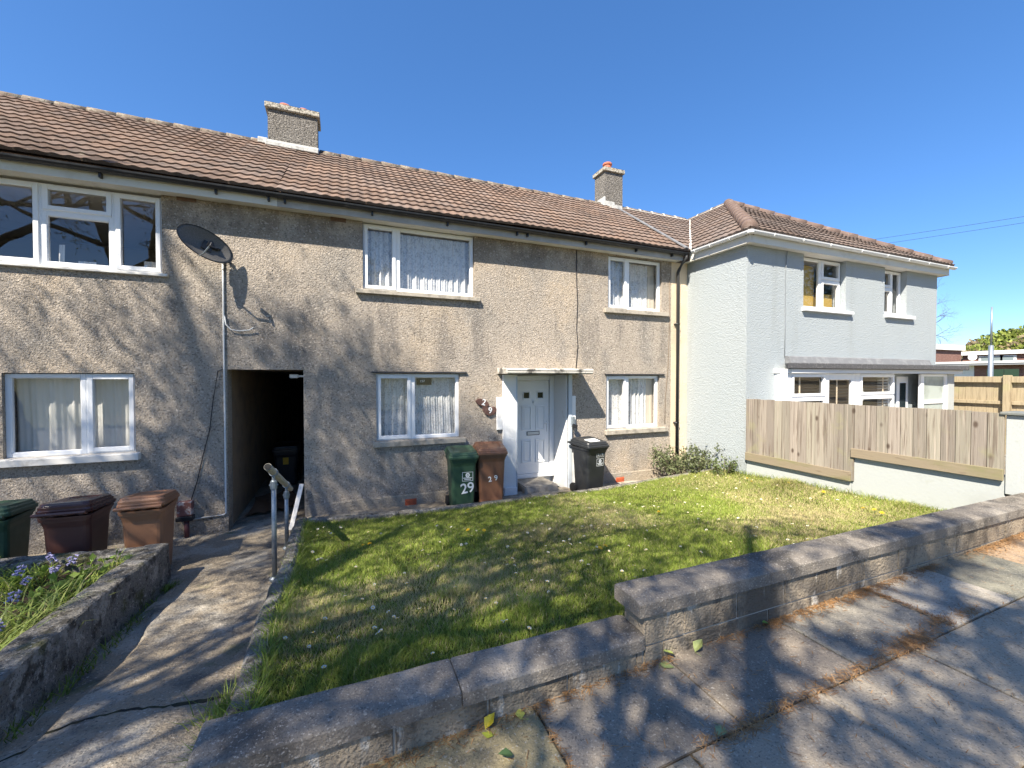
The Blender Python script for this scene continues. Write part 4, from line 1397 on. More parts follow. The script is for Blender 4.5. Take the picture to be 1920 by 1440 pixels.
# ---------------------------------------------------------------- fence, rendered wall and pier on the boundary
FX = 6.93
RW = thing('rendered_wall', 'low white rendered wall under the plank fence', 'wall', (7, 4, .4))
b = MB()
b.box(6.955, 7.15, 3.80, 5.545, .2, .70)
b.box(6.955, 7.15, 2.272, 3.80, .2, 1.06)
b.build('wall', MT['smooth_white'], RW, bevel=.008)
FN = thing('plank_fence', 'weathered grey brown plank fence running to the pale blue house corner', 'fence', (6.93, 4, .7))
b = MB()
rf_ = random.Random(4)
y = 5.535
n = 24
for k in range(n):
    yb = 5.535 - (5.535 - 2.273) * k / n
    ya = 5.535 - (5.535 - 2.273) * (k + 1) / n
    t = rf_.uniform(.8, 1.2)
    b.col = (.29 * t, .255 * t * rf_.uniform(.97, 1.03), .21 * t)
    zlo = .67 if ya > 3.74 else 1.03
    dx = rf_.uniform(-.003, .003)
    zt = 1.79 + rf_.uniform(-.006, .004)
    b.box(6.925 + dx, 6.95 + dx, ya + .006, yb - .002, zlo, zt)
b.build('board_panel', MT['fence'], FN)
b = MB()
b.box(6.90, 6.924, 3.80, 5.53, .66, .80)
b.box(6.90, 6.924, 2.273, 3.80, 1.02, 1.15)
b.build('bottom_rail', MT['fence_rail'], FN, bevel=.003)
b = MB()
b.box(6.952, 7.0, 2.3, 5.53, 1.60, 1.68)
for yy in (2.36, 3.85, 5.46):
    b.box(7.002, 7.08, yy - .04, yy + .04, 1.08 if yy < 3.8 else .72, 1.76)
b.build('back_frame', MT['fence_far'], FN)
GP = thing('gate_pier', 'pale rendered pier with thin dark cap at the fence end', 'pier', (7.1, 2.1, .6))
b = MB()
b.box(6.94, 7.24, 1.93, 2.27, .87, 1.765)
b.build('pier_body', MT['smooth_white'], GP, bevel=.006)
b = MB()
b.box(6.905, 7.275, 1.89, 2.31, 1.767, 1.80)
b.build('pier_cap', mat('slate_cap', (.16, .17, .16), [dict(c=(.26, .25, .2), s=9, lo=.5, hi=.7)], rough=.8), GP, bevel=.006)

# far plank fence of the next garden
FF = thing('panel_fence', 'tan timber panel fence with rails and posts beyond the porch', 'fence', (14.3, 4, .4))
b = MB()
y = 7.2
rf_ = random.Random(9)
while y > 1.0:
    b.box(14.30 + rf_.uniform(-.004, .004), 14.32, y - .118, y, .3, 2.19)
    y -= .122
b.build('board_panel', MT['fence_far'], FF, merge=False)
b = MB()
for ya, yb in ((4.70, 7.2), (2.85, 4.58), (1.0, 2.73)):
    for z0, z1, d in ((2.06, 2.20, .08), (1.55, 1.63, .06), (.95, 1.03, .06)):
        b.box(14.296 - d, 14.296, ya, yb, z0, z1)
b.build('rail', MT['fence_far'], FF, bevel=.004)
for yy in (4.64, 2.79):
    b = MB()
    b.box(14.16, 14.29, yy - .058, yy + .058, .2, 2.23)
    b.build('post', MT['fence_far'], FF, bevel=.006)


# ---------------------------------------------------------------- wheelie bins
def bin_at(label, m, loc, rot, w=.48, d=.52, h=1.0, lid=None, name='wheelie_bin'):
    """built round its own base, front towards -Y"""
    t = thing(name, label, 'wheelie bin')
    hb = h * .88
    def ring(sw, sd, z, r=.05, oy=0.0):
        a, c = w * sw / 2, d * sd / 2
        pts = []
        for sx, sy, a0 in ((1, -1, -math.pi / 2), (1, 1, 0), (-1, 1, math.pi / 2), (-1, -1, math.pi)):
            for k in range(4):
                an = a0 + k * math.pi / 6
                pts.append((sx * (a - r) + r * math.cos(an), sy * (c - r) + r * math.sin(an) + oy, z))
        return pts
    b = MB()
    b.loft([ring(.76, .68, 0.01, .04), ring(.80, .72, .10 * h), ring(.90, .86, hb - .12), ring(.91, .88, hb - .10), ring(.96, .95, hb - .05), ring(.96, .95, hb)])
    body = b.build('body', m, t, bevel=0)
    b = MB()     # lip under the lid
    b.loft([ring(1.0, 1.0, hb - .035), ring(1.02, 1.02, hb - .01), ring(1.02, 1.02, hb + .005)])
    b.build('rim', m, body)
    def tilt(r, dz):
        return [(p[0], p[1], p[2] + dz * (p[1] / d + .5)) for p in r]
    b = MB()
    L = [tilt(ring(1.05, 1.06, hb + .006, .05, -.01), .03), tilt(ring(1.06, 1.08, hb + .012, .05, -.01), .03), tilt(ring(1.06, 1.08, hb + .045, .05, -.01), .03),
         tilt(ring(1.02, 1.02, hb + .05, .05), .035), tilt(ring(1.015, 1.015, hb + .075, .05), .04), tilt(ring(.97, .96, hb + .08, .05), .045),
         tilt(ring(.95, .94, hb + .10, .06), .05), tilt(ring(.70, .78, hb + .108, .06), .045), tilt(ring(.60, .68, hb + .095, .06), .04)]
    b.loft(L)
    ld = b.build('lid', lid or m, t, bevel=.004)
    b = MB()
    b.tube([(-w * .50, d * .62, hb + .055), (w * .50, d * .62, hb + .055)], .016, 10)
    for sx in (-.42, -.12, .12, .42):
        b.bar((sx * w, d * .46, hb + .03), (sx * w, d * .63, hb + .055), .03, .035)
    b.build('handle', m, body)
    ax = MB()
    ax.tube([(-w * .46, d * .34, .09), (w * .46, d * .34, .09)], .012, 8)
    ax.build('axle', MT['steel'], t)
    for sx in (-1, 1):
        b = MB()
        b.lathe((sx * w * .44, d * .36, .09), [(.02, -.025), (.085, -.025), (.09, -.012), (.09, .012), (.085, .025), (.02, .025)], 18, 'x')
        b.build('wheel', MT['rubber'], t)
    t.location = loc
    t.rotation_euler = (0, 0, rot)
    t['_hb'] = hb
    return t, body


def front_y(z, d=.52, h=1.0):
    hb = h * .88
    return -d / 2 * lerp(z, [0, .1 * h, hb - .12], [.68, .72, .86]) - .003


def on_front(x, z, d=.52, h=1.0):
    a = math.atan2(d / 2 * (.86 - .72), h * .66)
    return Matrix.Translation((x, front_y(z, d, h), z)) @ Matrix.Rotation(a, 4, 'X')


def emblem(body, M, sc, m):
    """framed round council emblem with two lines of small lettering"""
    b = MB()
    def q(x0, x1, z0, z1):
        b.add([M @ Vector(p) for p in ((x0 * sc, -.001, z0 * sc), (x1 * sc, -.001, z0 * sc), (x1 * sc, -.001, z1 * sc), (x0 * sc, -.001, z1 * sc))], [(0, 1, 2, 3)])
    for r in ((-.5, .5, .38, .42), (-.5, .5, -.42, -.38), (-.5, -.46, -.38, .38), (.46, .5, -.38, .38)):
        q(*r)
    q(-.4, .4, -.16, -.09)
    q(-.3, .3, -.29, -.22)
    n = 16
    c = [M @ Vector((sc * .2 * math.cos(2 * math.pi * k / n), -.001, sc * (.13 + .2 * math.sin(2 * math.pi * k / n)))) for k in range(n)]
    i = [M @ Vector((sc * .09 * math.cos(2 * math.pi * k / n), -.001, sc * (.13 + .12 * math.sin(2 * math.pi * k / n)))) for k in range(n)]
    b.add(c + i, [(k, (k + 1) % n, n + (k + 1) % n, n + k) for k in range(n)])
    q(-.05, .05, .08, .18)
    b.build('emblem', m, body, merge=False)


t, body = bin_at('green wheelie bin with white 29 below the left ground floor window', MT['bin_green'], (1.80, 6.62, .05), math.radians(-4), w=.45, d=.5, h=.96)
emblem(body, on_front(.06, .56, .5, .96), .175, MT['white_paint'])
b = MB()
b.text('2', .23, on_front(.005, .36, .5, .96) @ Matrix.Rotation(math.radians(-8), 4, 'Y'))
b.text('9', .23, on_front(.115, .375, .5, .96) @ Matrix.Rotation(math.radians(-8), 4, 'Y'))
b.build('number', MT['white_paint'], body)
t, body = bin_at('brown wheelie bin with white 29 between the green bin and front door', MT['bin_brown'], (2.29, 6.62, .05), math.radians(-10), w=.49, d=.52, h=1.0)
b = MB()
b.text('2', .12, on_front(-.03, .475) @ Matrix.Rotation(math.radians(-8), 4, 'Y'))
b.text('9', .12, on_front(.07, .495) @ Matrix.Rotation(math.radians(-8), 4, 'Y'))
b.build('number', MT['white_paint'], body)
t, body = bin_at('black wheelie bin right of the front door below the canopy shadow', MT['bin_black'], (4.22, 6.60, .05), math.radians(8), w=.49, d=.52, h=.98)
emblem(body, on_front(.07, .60), .16, MT['white_paint'])
b = MB()
for x in (.02, .12):
    M = on_front(x, .735)
    for r in ((-.04, .04, .036, .043), (-.04, .04, -.043, -.036), (-.04, -.033, -.036, .036), (.033, .04, -.036, .036)):
        b.add([M @ Vector(p) for p in ((r[0], -.001, r[2]), (r[1], -.001, r[2]), (r[1], -.001, r[3]), (r[0], -.001, r[3]))], [(0, 1, 2, 3)])
b.text('2', .065, on_front(.02, .735))
b.text('9', .065, on_front(.12, .735))
b.build('number', mat('grey_sticker', (.5, .52, .5), rough=.6), body)
b = MB()
b.obox((.05, -.05, .975), (.13, 0, .0), (0, .09, .012), (0, 0, .006))
b.build('lid_sticker', MT['white_paint'], body)

bin_at('green wheelie bin seen from behind at the left edge, behind the planter', MT['bin_green'], (-3.30, 5.92, .0), math.radians(183), w=.44, d=.50, h=.88)
bin_at('dark maroon wheelie bin between the green and the faded brown bin', mat('maroon_body_plastic', (.125, .055, .042), [dict(c=(.19, .095, .07), s=3, lo=.5, hi=.72, f=.7)], rough=.35, spec=.45), (-2.64, 5.92, .0), math.radians(178), w=.42, d=.50, h=.86, lid=MT['bin_maroon'])
bin_at('faded orange brown wheelie bin at the planter corner beside the path', MT['bin_orange'], (-2.01, 5.88, .0), math.radians(181), w=.40, d=.50, h=.86)
t, body = bin_at('dark wheelie bin with yellow sticker deep inside the passage', MT['bin_black'], (-1.04, 9.6, .02), 0.0, w=.46, d=.5, h=.78)
b = MB()
M = on_front(0, .50, .5, .78)
b.add([M @ Vector(p) for p in ((-.05, -.002, -.07), (.05, -.002, -.07), (.05, -.002, .07), (-.05, -.002, .07))], [(0, 1, 2, 3)])
b.build('sticker', MT['yellow'], body)

# ---------------------------------------------------------------- handrail
HR = thing('handrail', 'short galvanised handrail on two posts beside the passage', 'handrail', (-.66, 5.4, .1))
b = MB()
b.tube([(-.66, 4.58, 1.335), (-.66, 6.46, .655)], .034, 14)
rl = b.build('rail', MT['rail_wrap'], HR, smooth=False)
b = MB()
for s_ in (0, 1):
    p = Vector((-.66, 4.58, 1.335)).lerp(Vector((-.66, 6.46, .655)), s_)
    d_ = Vector((0, 1.88, -.68)).normalized() * (-.012 if s_ == 0 else .012)
    b.tube([p, p + d_], .030, 14)
b.build('end_cap', MT['rubber'], rl)
for y, zb in ((4.94, .09), (5.99, .01)):
    zt = 1.335 - .68 * (y - 4.58) / 1.88
    b = MB()
    b.tube([(-.66, y, zb), (-.66, y, zt - .08)], .024, 12)
    p = b.build('post', MT['steel'], HR, smooth=True)
    b = MB()
    b.tube([(-.66, y, zt - .17), (-.66, y, zt - .09)], .033, 12)
    b.tube([(-.66, y, zt - .09), (-.66, y, zt - .03)], .016, 10)
    dd = Vector((0, 1.88, -.68)).normalized()
    b.tube([Vector((-.66, y, zt)) - dd * .03, Vector((-.66, y, zt)) + dd * .03], .041, 14)
    b.tube([(-.70, y, zt - .13), (-.62, y, zt - .13)], .010, 8)
    b.build('fitting', MT['steel'], p)
    b = MB()
    b.lathe((-.66, y, zb), [(.05, -.01), (.05, .012), (.03, .03)], 14)
    b.build('foot', MT['steel'], p)

# ---------------------------------------------------------------- things on and by the wall
SD = thing('satellite_dish', 'dark grey oval satellite dish on the left house wall', 'satellite dish', (-1.53, 7, 3.9))
dn = Vector((-.15, -.86, -.10)).normalized()         # the way the dish looks
cen = Vector((-1.655, 6.72, 3.96))
dn = Vector((.545, -.84, .08)).normalized()
xr = Vector((0, 0, 1)).cross(dn).normalized()
xr = -xr if xr.x < 0 else xr
upv = dn.cross(xr)
upv = -upv if upv.z < 0 else upv
roll = math.radians(-24)
ea = xr * math.cos(roll) + upv * math.sin(roll)
eb = upv * math.cos(roll) - xr * math.sin(roll)
b = MB()
vs = []
nr, na_ = 8, 40
for side in (0, 1):
    for i in range(nr + 1):
        r = i / nr
        for k in range(na_):
            a = 2 * math.pi * k / na_
            vs.append(cen + ea * (.335 * r * math.cos(a)) + eb * (.185 * r * math.sin(a)) + dn * (.055 * r * r - .055 - (.006 if side else 0)))
fs = []
off = (nr + 1) * na_
for side in (0, 1):
    for i in range(nr):
        for k in range(na_):
            k2 = (k + 1) % na_
            o = side * off
            q = (o + i * na_ + k, o + i * na_ + k2, o + (i + 1) * na_ + k2, o + (i + 1) * na_ + k)
            fs.append(q if side else q[::-1])
for k in range(na_):
    k2 = (k + 1) % na_
    fs.append((nr * na_ + k, nr * na_ + k2, off + nr * na_ + k2, off + nr * na_ + k))
b.add(vs, fs)
b.build('reflector', MT['dish'], SD, smooth=True)
b = MB()
b.tube([cen + ea * .335 * math.cos(2 * math.pi * k / 40) + eb * .185 * math.sin(2 * math.pi * k / 40) for k in range(41)], .006, 6, cap=False)
b.build('rim', MT['gutter'], SD)
lnb = cen + dn * .24 - eb * .06
b = MB()
b.tube([cen - eb * .185 - dn * .01, cen - eb * .19 + dn * .12, lnb - eb * .03], .011, 8)
b.build('feed_arm', MT['steel'], SD)
b = MB()
b.tube([lnb, lnb - dn * .09], [.030, .024], 12)
b.tube([lnb - eb * .0, lnb - eb * .06 + dn * .01], .014, 8)
b.build('receiver', MT['gutter'], SD)
b = MB()
b.tube([(-1.53, 6.99, 3.93), (-1.535, 6.86, 3.93), (-1.56, 6.80, 3.93)], .020, 8)
b.obox((-1.53, 6.99, 3.93), (.04, 0, 0), (0, .008, 0), (0, 0, .10))
b.obox(cen - dn * .06 + ea * .03, ea * .06, dn * .03, eb * .06)
b.tube([(-1.55, 6.80, 3.93), cen - dn * .05], .018, 8)
b.build('bracket', MT['gutter'], SD)
b = MB()
b.tube([Vector((-1.50, 6.93, 3.98 - .012 * k)) + Vector((.022 * math.cos(k * .9), .022 * math.sin(k * .9), 0)) for k in range(28)], .005, 6)
b.build('coiled_lead', MT['wire'], SD)

MB_ = thing('meter_box', 'small peeling brown junction box on a maroon pipe by the passage', 'meter box', (-1.98, 7, .3))
b = MB()
b.box(-2.075, -1.90, 6.90, 6.998, .30, .50)
bx = b.build('box', MT['meter'], MB_, bevel=.010)
b = MB()
b.box(-2.085, -1.89, 6.89, 6.998, .235, .298)
b.build('base', MT['gutter'], bx, bevel=.006)
b = MB()
b.tube([(-1.975, 6.95, .235), (-1.975, 6.95, -.02)], .030, 12)
b.build('pipe', MT['pipe_red'], MB_, smooth=True)

PL = thing('number_plaque', 'brown slate house number plaque reading 2 and 9 left of the door', 'house number', (2.36, 6.97, 1.66))
def blob(cx, cz, pts, y0, y1):
    b = MB()
    b.prism([(cx + p[0], cz + p[1]) for p in pts], y0, y1, 'y')
    return b
b = blob(2.28, 1.74, [(-.13, .03), (-.08, .075), (.02, .07), (.09, .02), (.13, -.04), (.08, -.09), (0, -.07), (-.08, -.03)], 6.965, 6.999)
p1 = b.build('plate', MT['slate_brown'], PL, bevel=.006)
b = blob(2.40, 1.60, [(-.12, .09), (-.02, .05), (.10, .07), (.155, .02), (.10, -.07), (.0, -.10), (-.07, -.06), (-.11, .0)], 6.965, 6.999)
p2 = b.build('plate', MT['slate_brown'], PL, bevel=.006)
b = MB()
b.text('2', .15, Matrix.Translation((2.30, 6.963, 1.745)) @ Matrix.Rotation(math.radians(15), 4, 'Y'))
b.build('numeral', MT['white_paint'], p1)
b = MB()
b.text('9', .15, Matrix.Translation((2.42, 6.963, 1.60)))
b.build('numeral', MT['white_paint'], p2)

KS = thing('key_safe', 'small black key safe with hanging strap on the right door post', 'key safe', (4.08, 6.95, 1.3))
b = MB()
b.box(4.04, 4.10, 6.90, 6.952, 1.29, 1.44)
bx = b.build('case', MT['steel'], KS, bevel=.008)
b = MB()
b.obox((4.09, 6.90, 1.26), (.045, 0, -.02), (0, .02, 0), (.012, 0, .03))
b.build('cover', MT['gutter'], bx)

LT = thing('security_light', 'white security light under the passage lintel', 'security light', (-.65, 7.3, 2.25))
b = MB()
b.box(-.74, -.62, 7.22, 7.32, 2.175, 2.235)
b.build('head', MT['upvc'], LT, bevel=.012)
b = MB()
b.box(-.62, -.531, 7.25, 7.29, 2.19, 2.22)
b.build('arm', MT['upvc'], LT)

BD = thing('timber_board', 'white painted board leaning at the passage mouth', 'board', (-.60, 6.75, 0))
b = MB()
b.bar((-.68, 6.62, .03), (-.56, 6.93, .60), .025, .06, (1, 0, 0))
b.build('plank', MT['old_white'], BD, bevel=.004)
TP = MB()
rt = random.Random(2)
TP.grid(lambda u, v: (-1.42 + .62 * u + .06 * math.sin(4 * v), 7.55 + 1.15 * v + .1 * u, .02 + .07 * abs(math.sin(7 * u + 2.3 * v)) * abs(math.sin(3 * v + 2 * u)) + .01), 26, 26)
tag(TP.build('floor_cloth', MT['tarp'], smooth=True, loc=(-1.1, 8, 0)), 'crumpled brown cloth on the passage floor', 'cloth')

# ---------------------------------------------------------------- grass
def vnoise(x, y, s, seed):
    """smooth 2-D value noise"""
    g = np.random.default_rng(seed).random((64, 64))
    X, Y = x * s + 100, y * s + 100
    i, j = np.floor(X).astype(int), np.floor(Y).astype(int)
    fx, fy = X - i, Y - j
    fx, fy = fx * fx * (3 - 2 * fx), fy * fy * (3 - 2 * fy)
    a, b_, c, d = g[i % 64, j % 64], g[(i + 1) % 64, j % 64], g[i % 64, (j + 1) % 64], g[(i + 1) % 64, (j + 1) % 64]
    return (a * (1 - fx) + b_ * fx) * (1 - fy) + (c * (1 - fx) + d * fx) * fy


lawn_zv = np.vectorize(lawn_z)


def blades(x, y, z, h, w, lean, cols, seed):
    """curved 3-triangle blades"""
    r = np.random.default_rng(seed)
    n = len(x)
    a = r.random(n) * 2 * np.pi
    b_ = a + np.pi / 2 + r.normal(0, .5, n)
    dx, dy = np.cos(a) * w / 2, np.sin(a) * w / 2
    lx, ly = np.cos(b_) * lean * h, np.sin(b_) * lean * h
    v = np.empty((n, 5, 3))
    v[:, 0] = np.stack([x - dx, y - dy, z], 1)
    v[:, 1] = np.stack([x + dx, y + dy, z], 1)
    v[:, 2] = np.stack([x - dx * .8 + lx * .35, y - dy * .8 + ly * .35, z + h * .6], 1)
    v[:, 3] = np.stack([x + dx * .8 + lx * .35, y + dy * .8 + ly * .35, z + h * .6], 1)
    v[:, 4] = np.stack([x + lx, y + ly, z + h], 1)
    base = np.arange(n)[:, None] * 5
    tri = np.concatenate([base + np.array([[0, 1, 3]]), base + np.array([[0, 3, 2]]), base + np.array([[2, 3, 4]])], 0)
    c = np.repeat(cols[:, None, :], 5, 1)
    return v.reshape(-1, 3), tri, c.reshape(-1, 3)


def grass_cols(n, dry, r, fresh=0.0):
    g1, g2, g3 = np.array([.155, .23, .032]), np.array([.31, .355, .065]), np.array([.54, .46, .24])
    t = r.random(n)[:, None]
    c = g1 * (1 - t) + g2 * t
    c = c * (.85 + .55 * r.random(n))[:, None]
    k = (r.random(n) < dry)[:, None]
    return np.where(k, g3 * (.7 + .5 * r.random(n))[:, None], c)


r = np.random.default_rng(3)
N0 = 430000
x = LX0 + .02 + (LX1 - LX0 - .06) * r.random(N0)
y = LY0 + .03 + (LY1 - LY0 - .04) * r.random(N0) ** 1.15
dens = vnoise(x, y, 1.6, 1) * .6 + vnoise(x, y, 5, 2) * .4
keep = r.random(N0) < np.clip(.35 + 1.2 * dens, .25, 1)
x, y = x[keep], y[keep]
n = len(x)
z = lawn_zv(x, y) - .004
big = vnoise(x, y, 1.1, 5)
med = vnoise(x, y, 3.3, 6)
h = .014 + .020 * med + .016 * r.random(n)
edge = np.minimum.reduce([x - LX0, (y - LY0) * 1.2, LX1 - x + .03])
h *= 1 + 1.5 * np.exp(-np.clip(edge, 0, 9) / .07) * (.4 + r.random(n)) + .6 * np.exp(-((LY1 - y) / .08))
for (cx, cy, cr, ch) in ((.81, 3.14, .13, .11), (1.17, 2.72, .16, .06), (-.23, 4.94, .14, .07), (6.75, 4.6, .22, .12), (6.8, 3.1, .2, .07), (.1, 2.5, .25, .06), (-.2, 3.3, .22, .05), (2.2, 4.3, .18, .03), (3.6, 3.0, .2, .03)):
    h += ch * np.exp(-((x - cx) ** 2 + (y - cy) ** 2) / cr ** 2) * (.5 + .6 * r.random(n))
dry = np.clip((vnoise(x, y, .9, 8) - .42) * 2.2, 0, .75) * (.35 + .75 * vnoise(x, y, 4.1, 9)) + .07
dry += .45 * np.exp(-((x - 6.3) ** 2 + (y - 3.4) ** 2) / .5) + .3 * np.exp(-((y - 5.6) ** 2 / .2 + (x - 6) ** 2 / .8))
v1, t1, c1 = blades(x, y, z, h, (.0030 + .0016 * r.random(n)), .35 + .8 * r.random(n), grass_cols(n, dry, r), 4)
c1 *= (.82 + .40 * np.repeat(big, 5))[:, None]
# long grass spilling over the path edging, at the path joint and by the white wall
ex = np.concatenate([-.44 + r.normal(0, .025, 2600), -.62 + .10 * r.random(500) - .0, 6.88 + .06 * r.random(900), -.6 + r.normal(0, .05, 300)])
ey = np.concatenate([2.2 + 3.8 * r.random(2600), 2.25 + .25 * r.random(500), 2.4 + 3.3 * r.random(900), 2.7 + r.normal(0, .06, 300)])
kzv = np.vectorize(kz)
ez = np.concatenate([lawn_zv(np.full(2600, -.43), ey[:2600]), np.full(500, .40), lawn_zv(np.full(900, 6.9), ey[3100:4000]), np.full(300, .33)])
m_ = len(ex)
v2, t2, c2 = blades(ex, ey, ez, .05 + .08 * r.random(m_), np.full(m_, .005), .5 + .8 * r.random(m_), grass_cols(m_, .08, r), 6)
g_ = fast('grass', MT['blade'], np.concatenate([v1, v2]), np.concatenate([t1, t2 + len(v1)]), np.concatenate([c1, c2]))
tag(g_, 'short patchy grass over the front lawn', 'grass', kind='stuff')

# weeds and grass in the planter, the apron bed and wall feet
n = 5200
x = -3.3 + 1.32 * r.random(n)
y = 2.3 + 3.0 * r.random(n)
k = vnoise(x, y, 2.2, 21) > .36
x, y = x[k], y[k]
n = len(x)
v1, t1, c1 = blades(x, y, np.full(n, .34), .05 + .13 * r.random(n), .006 + .004 * r.random(n), .6 + 1.0 * r.random(n), grass_cols(n, .08, r) * 1.15, 23)
ex = np.concatenate([-1.64 + r.normal(0, .03, 160), 6.95 + 3 * r.random(1), -1.72 + .10 * r.random(260)])
ey = np.concatenate([5.25 + r.normal(0, .05, 160), [5.6], 3.0 + 2 * r.random(260)])
ez = np.array([path_z(q) for q in ey]) - .03
n = len(ex)
v2, t2, c2 = blades(ex, ey, ez, .03 + .04 * r.random(n), np.full(n, .008), .8 + .8 * r.random(n), grass_cols(n, .0, r) * .7, 24)
tag(fast('weeds', MT['blade'], np.concatenate([v1, v2]), np.concatenate([t1, t2 + len(v1)]), np.concatenate([c1, c2])), 'weedy grass in the planter bed', 'weeds', kind='stuff')


# ---------------------------------------------------------------- leaves as small bent quads
def leaf_quads(c, size, r, cols, up=.3, long=1.7):
    """c: n x 3 centres; returns verts, tris, cols of folded leaves"""
    n = len(c)
    d = r.normal(0, 1, (n, 3))
    d[:, 2] += up
    d /= np.linalg.norm(d, axis=1)[:, None]
    t = r.normal(0, 1, (n, 3))
    s = np.cross(d, t)
    s /= np.linalg.norm(s, axis=1)[:, None]
    nn = np.cross(s, d)
    L = (size * (.6 + .8 * r.random(n)))[:, None]
    v = np.empty((n, 4, 3))
    v[:, 0] = c
    v[:, 1] = c + d * L * .5 + s * L * .5 / long + nn * L * .10
    v[:, 2] = c + d * L
    v[:, 3] = c + d * L * .5 - s * L * .5 / long + nn * L * .10
    b_ = np.arange(n)[:, None] * 4
    tri = np.concatenate([b_ + np.array([[0, 1, 2]]), b_ + np.array([[0, 2, 3]])])
    return v.reshape(-1, 3), tri, np.repeat(cols[:, None], 4, 1).reshape(-1, 3)


def tone(n, a, b_, r, lo=.7, hi=1.25):
    t = r.random(n)[:, None]
    return (np.array(a) * (1 - t) + np.array(b_) * t) * (lo + (hi - lo) * r.random(n))[:, None]


def shrub(name, label, cat, base, stems, leafsize, nleaf, ca, cb, seed, spread, hgt, group=None, start=.35):
    r = np.random.default_rng(seed)
    t = thing(name, label, cat, base, group)
    b = MB()
    cs = []
    for k in range(stems):
        a = r.random() * 6.28
        lean = spread * (.25 + .75 * r.random())
        H = hgt * (.55 + .5 * r.random())
        p0 = np.array(base) + np.array([math.cos(a) * spread * .15, math.sin(a) * spread * .1, -.02])
        p1 = p0 + np.array([math.cos(a) * lean * .5, math.sin(a) * lean * .3, H * .6])
        p2 = p0 + np.array([math.cos(a) * lean, math.sin(a) * lean * .5, H])
        b.tube([p0, p1, p2], [.008, .006, .003], 5)
        for q in range(nleaf):
            s_ = start + (1 - start) * r.random() ** .8
            p = (1 - s_) ** 2 * p0 + 2 * s_ * (1 - s_) * p1 + s_ * s_ * p2
            cs.append(p + r.normal(0, .035, 3) * (1 + leafsize * 8))
    b.build('stem', MT['bark'], t)
    cs = np.array(cs)
    v, tr, c = leaf_quads(cs, leafsize, r, tone(len(cs), ca, cb, r))
    fast('foliage', MT['leaf'], v, tr, c, parent=t)
    return t


shrub('garden_bush', 'sparse small leaved evergreen bush at the foot of the downpipe', 'bush', (6.50, 6.50, .1), 50, .052, 46, (.075, .10, .04), (.20, .22, .11), 3, .86, .70)
shrub('garden_bush', 'smaller rounded dark green bush against the pale blue wall foot', 'bush', (6.74, 5.86, .28), 16, .045, 30, (.075, .105, .035), (.18, .22, .08), 5, .34, .36)

# planter plants
leafy = [(-2.12, 4.86, 'dock plant with broad light green leaves near planter corner', .085), (-2.25, 4.55, 'bright green broad leaved plant in the middle of the planter', .08), (-2.05, 5.08, 'small yellow green leafy plant right against the planter corner', .06), (-2.6, 5.05, 'dark green leafy clump against planter back wall', .07)]
for i, (px, py, lb, sz) in enumerate(leafy):
    r = np.random.default_rng(50 + i)
    t = thing('leafy_plant', lb, 'plant', (px, py, .34))
    n = 46
    a = r.random(n) * 6.28
    rad = .16 * r.random(n) ** .6
    c = np.stack([px + np.cos(a) * rad, py + np.sin(a) * rad, .36 + .14 * r.random(n)], 1)
    v, tr, cc = leaf_quads(c, sz, r, tone(n, (.11, .19, .03), (.27, .36, .07), r), .25, 1.5)
    fast('foliage', MT['leaf'], v, tr, cc, parent=t)
# strap leaved clump
blu = [(-2.52, 4.83), (-2.33, 5.12), (-2.50, 5.22), (-2.40, 4.98), (-2.36, 4.40), (-2.21, 4.02), (-2.70, 4.55), (-2.62, 4.95)]


def bluebell():
    t = thing('bluebell', 'pale violet bluebell flower stem in planter bed', 'bluebell', (0, 0, 0), 'bluebells in the planter')
    b = MB()
    b.tube([(0, 0, 0), (.005, 0, .12), (.02, .0, .22), (.05, 0, .25)], [.004, .004, .003, .002], 5)
    b.build('stem', MT['hillgreen'], t)
    b = MB()
    rb = random.Random(1)
    for k in range(9):
        c = Vector((.0 + .006 * k, rb.uniform(-.02, .02), .16 + .011 * k))
        d = Vector((math.cos(k * 2.1), math.sin(k * 2.1), -.5)).normalized()
        b.tube([c, c + d * .018, c + d * .032, c + d * .040], [.003, .009, .010, .016], 6, cap=False)
    b.build('bell', MT['violet_petal'], t)
    return t


MT['hillgreen'] = mat('stem_green', (.08, .14, .04), rough=.6)
bb = bluebell()
for i, (px, py) in enumerate(blu):
    o = bb if i == 0 else copy_tree(bb)
    o.location = (px, py, .35)
    o.rotation_euler = (0, 0, i * 1.9)
    o.scale = (.8, .8, .6 + .3 * ((i * 7) % 5) / 5)
r = np.random.default_rng(77)
t = thing('strap_leaf_clump', 'clump of long pale strap leaves flopping by the planter side wall', 'plant', (-2.12, 4.15, .34))
n = 190
x, y = -2.15 + r.normal(0, .10, n), 4.15 + r.normal(0, .30, n)
v, tr, c = blades(x, y, np.full(n, .35), .10 + .14 * r.random(n), .010 + .005 * r.random(n), 1.0 + 1.2 * r.random(n), tone(n, (.20, .28, .05), (.36, .40, .12), r), 5)
fast('foliage', MT['leaf'], v, tr, c, parent=t)

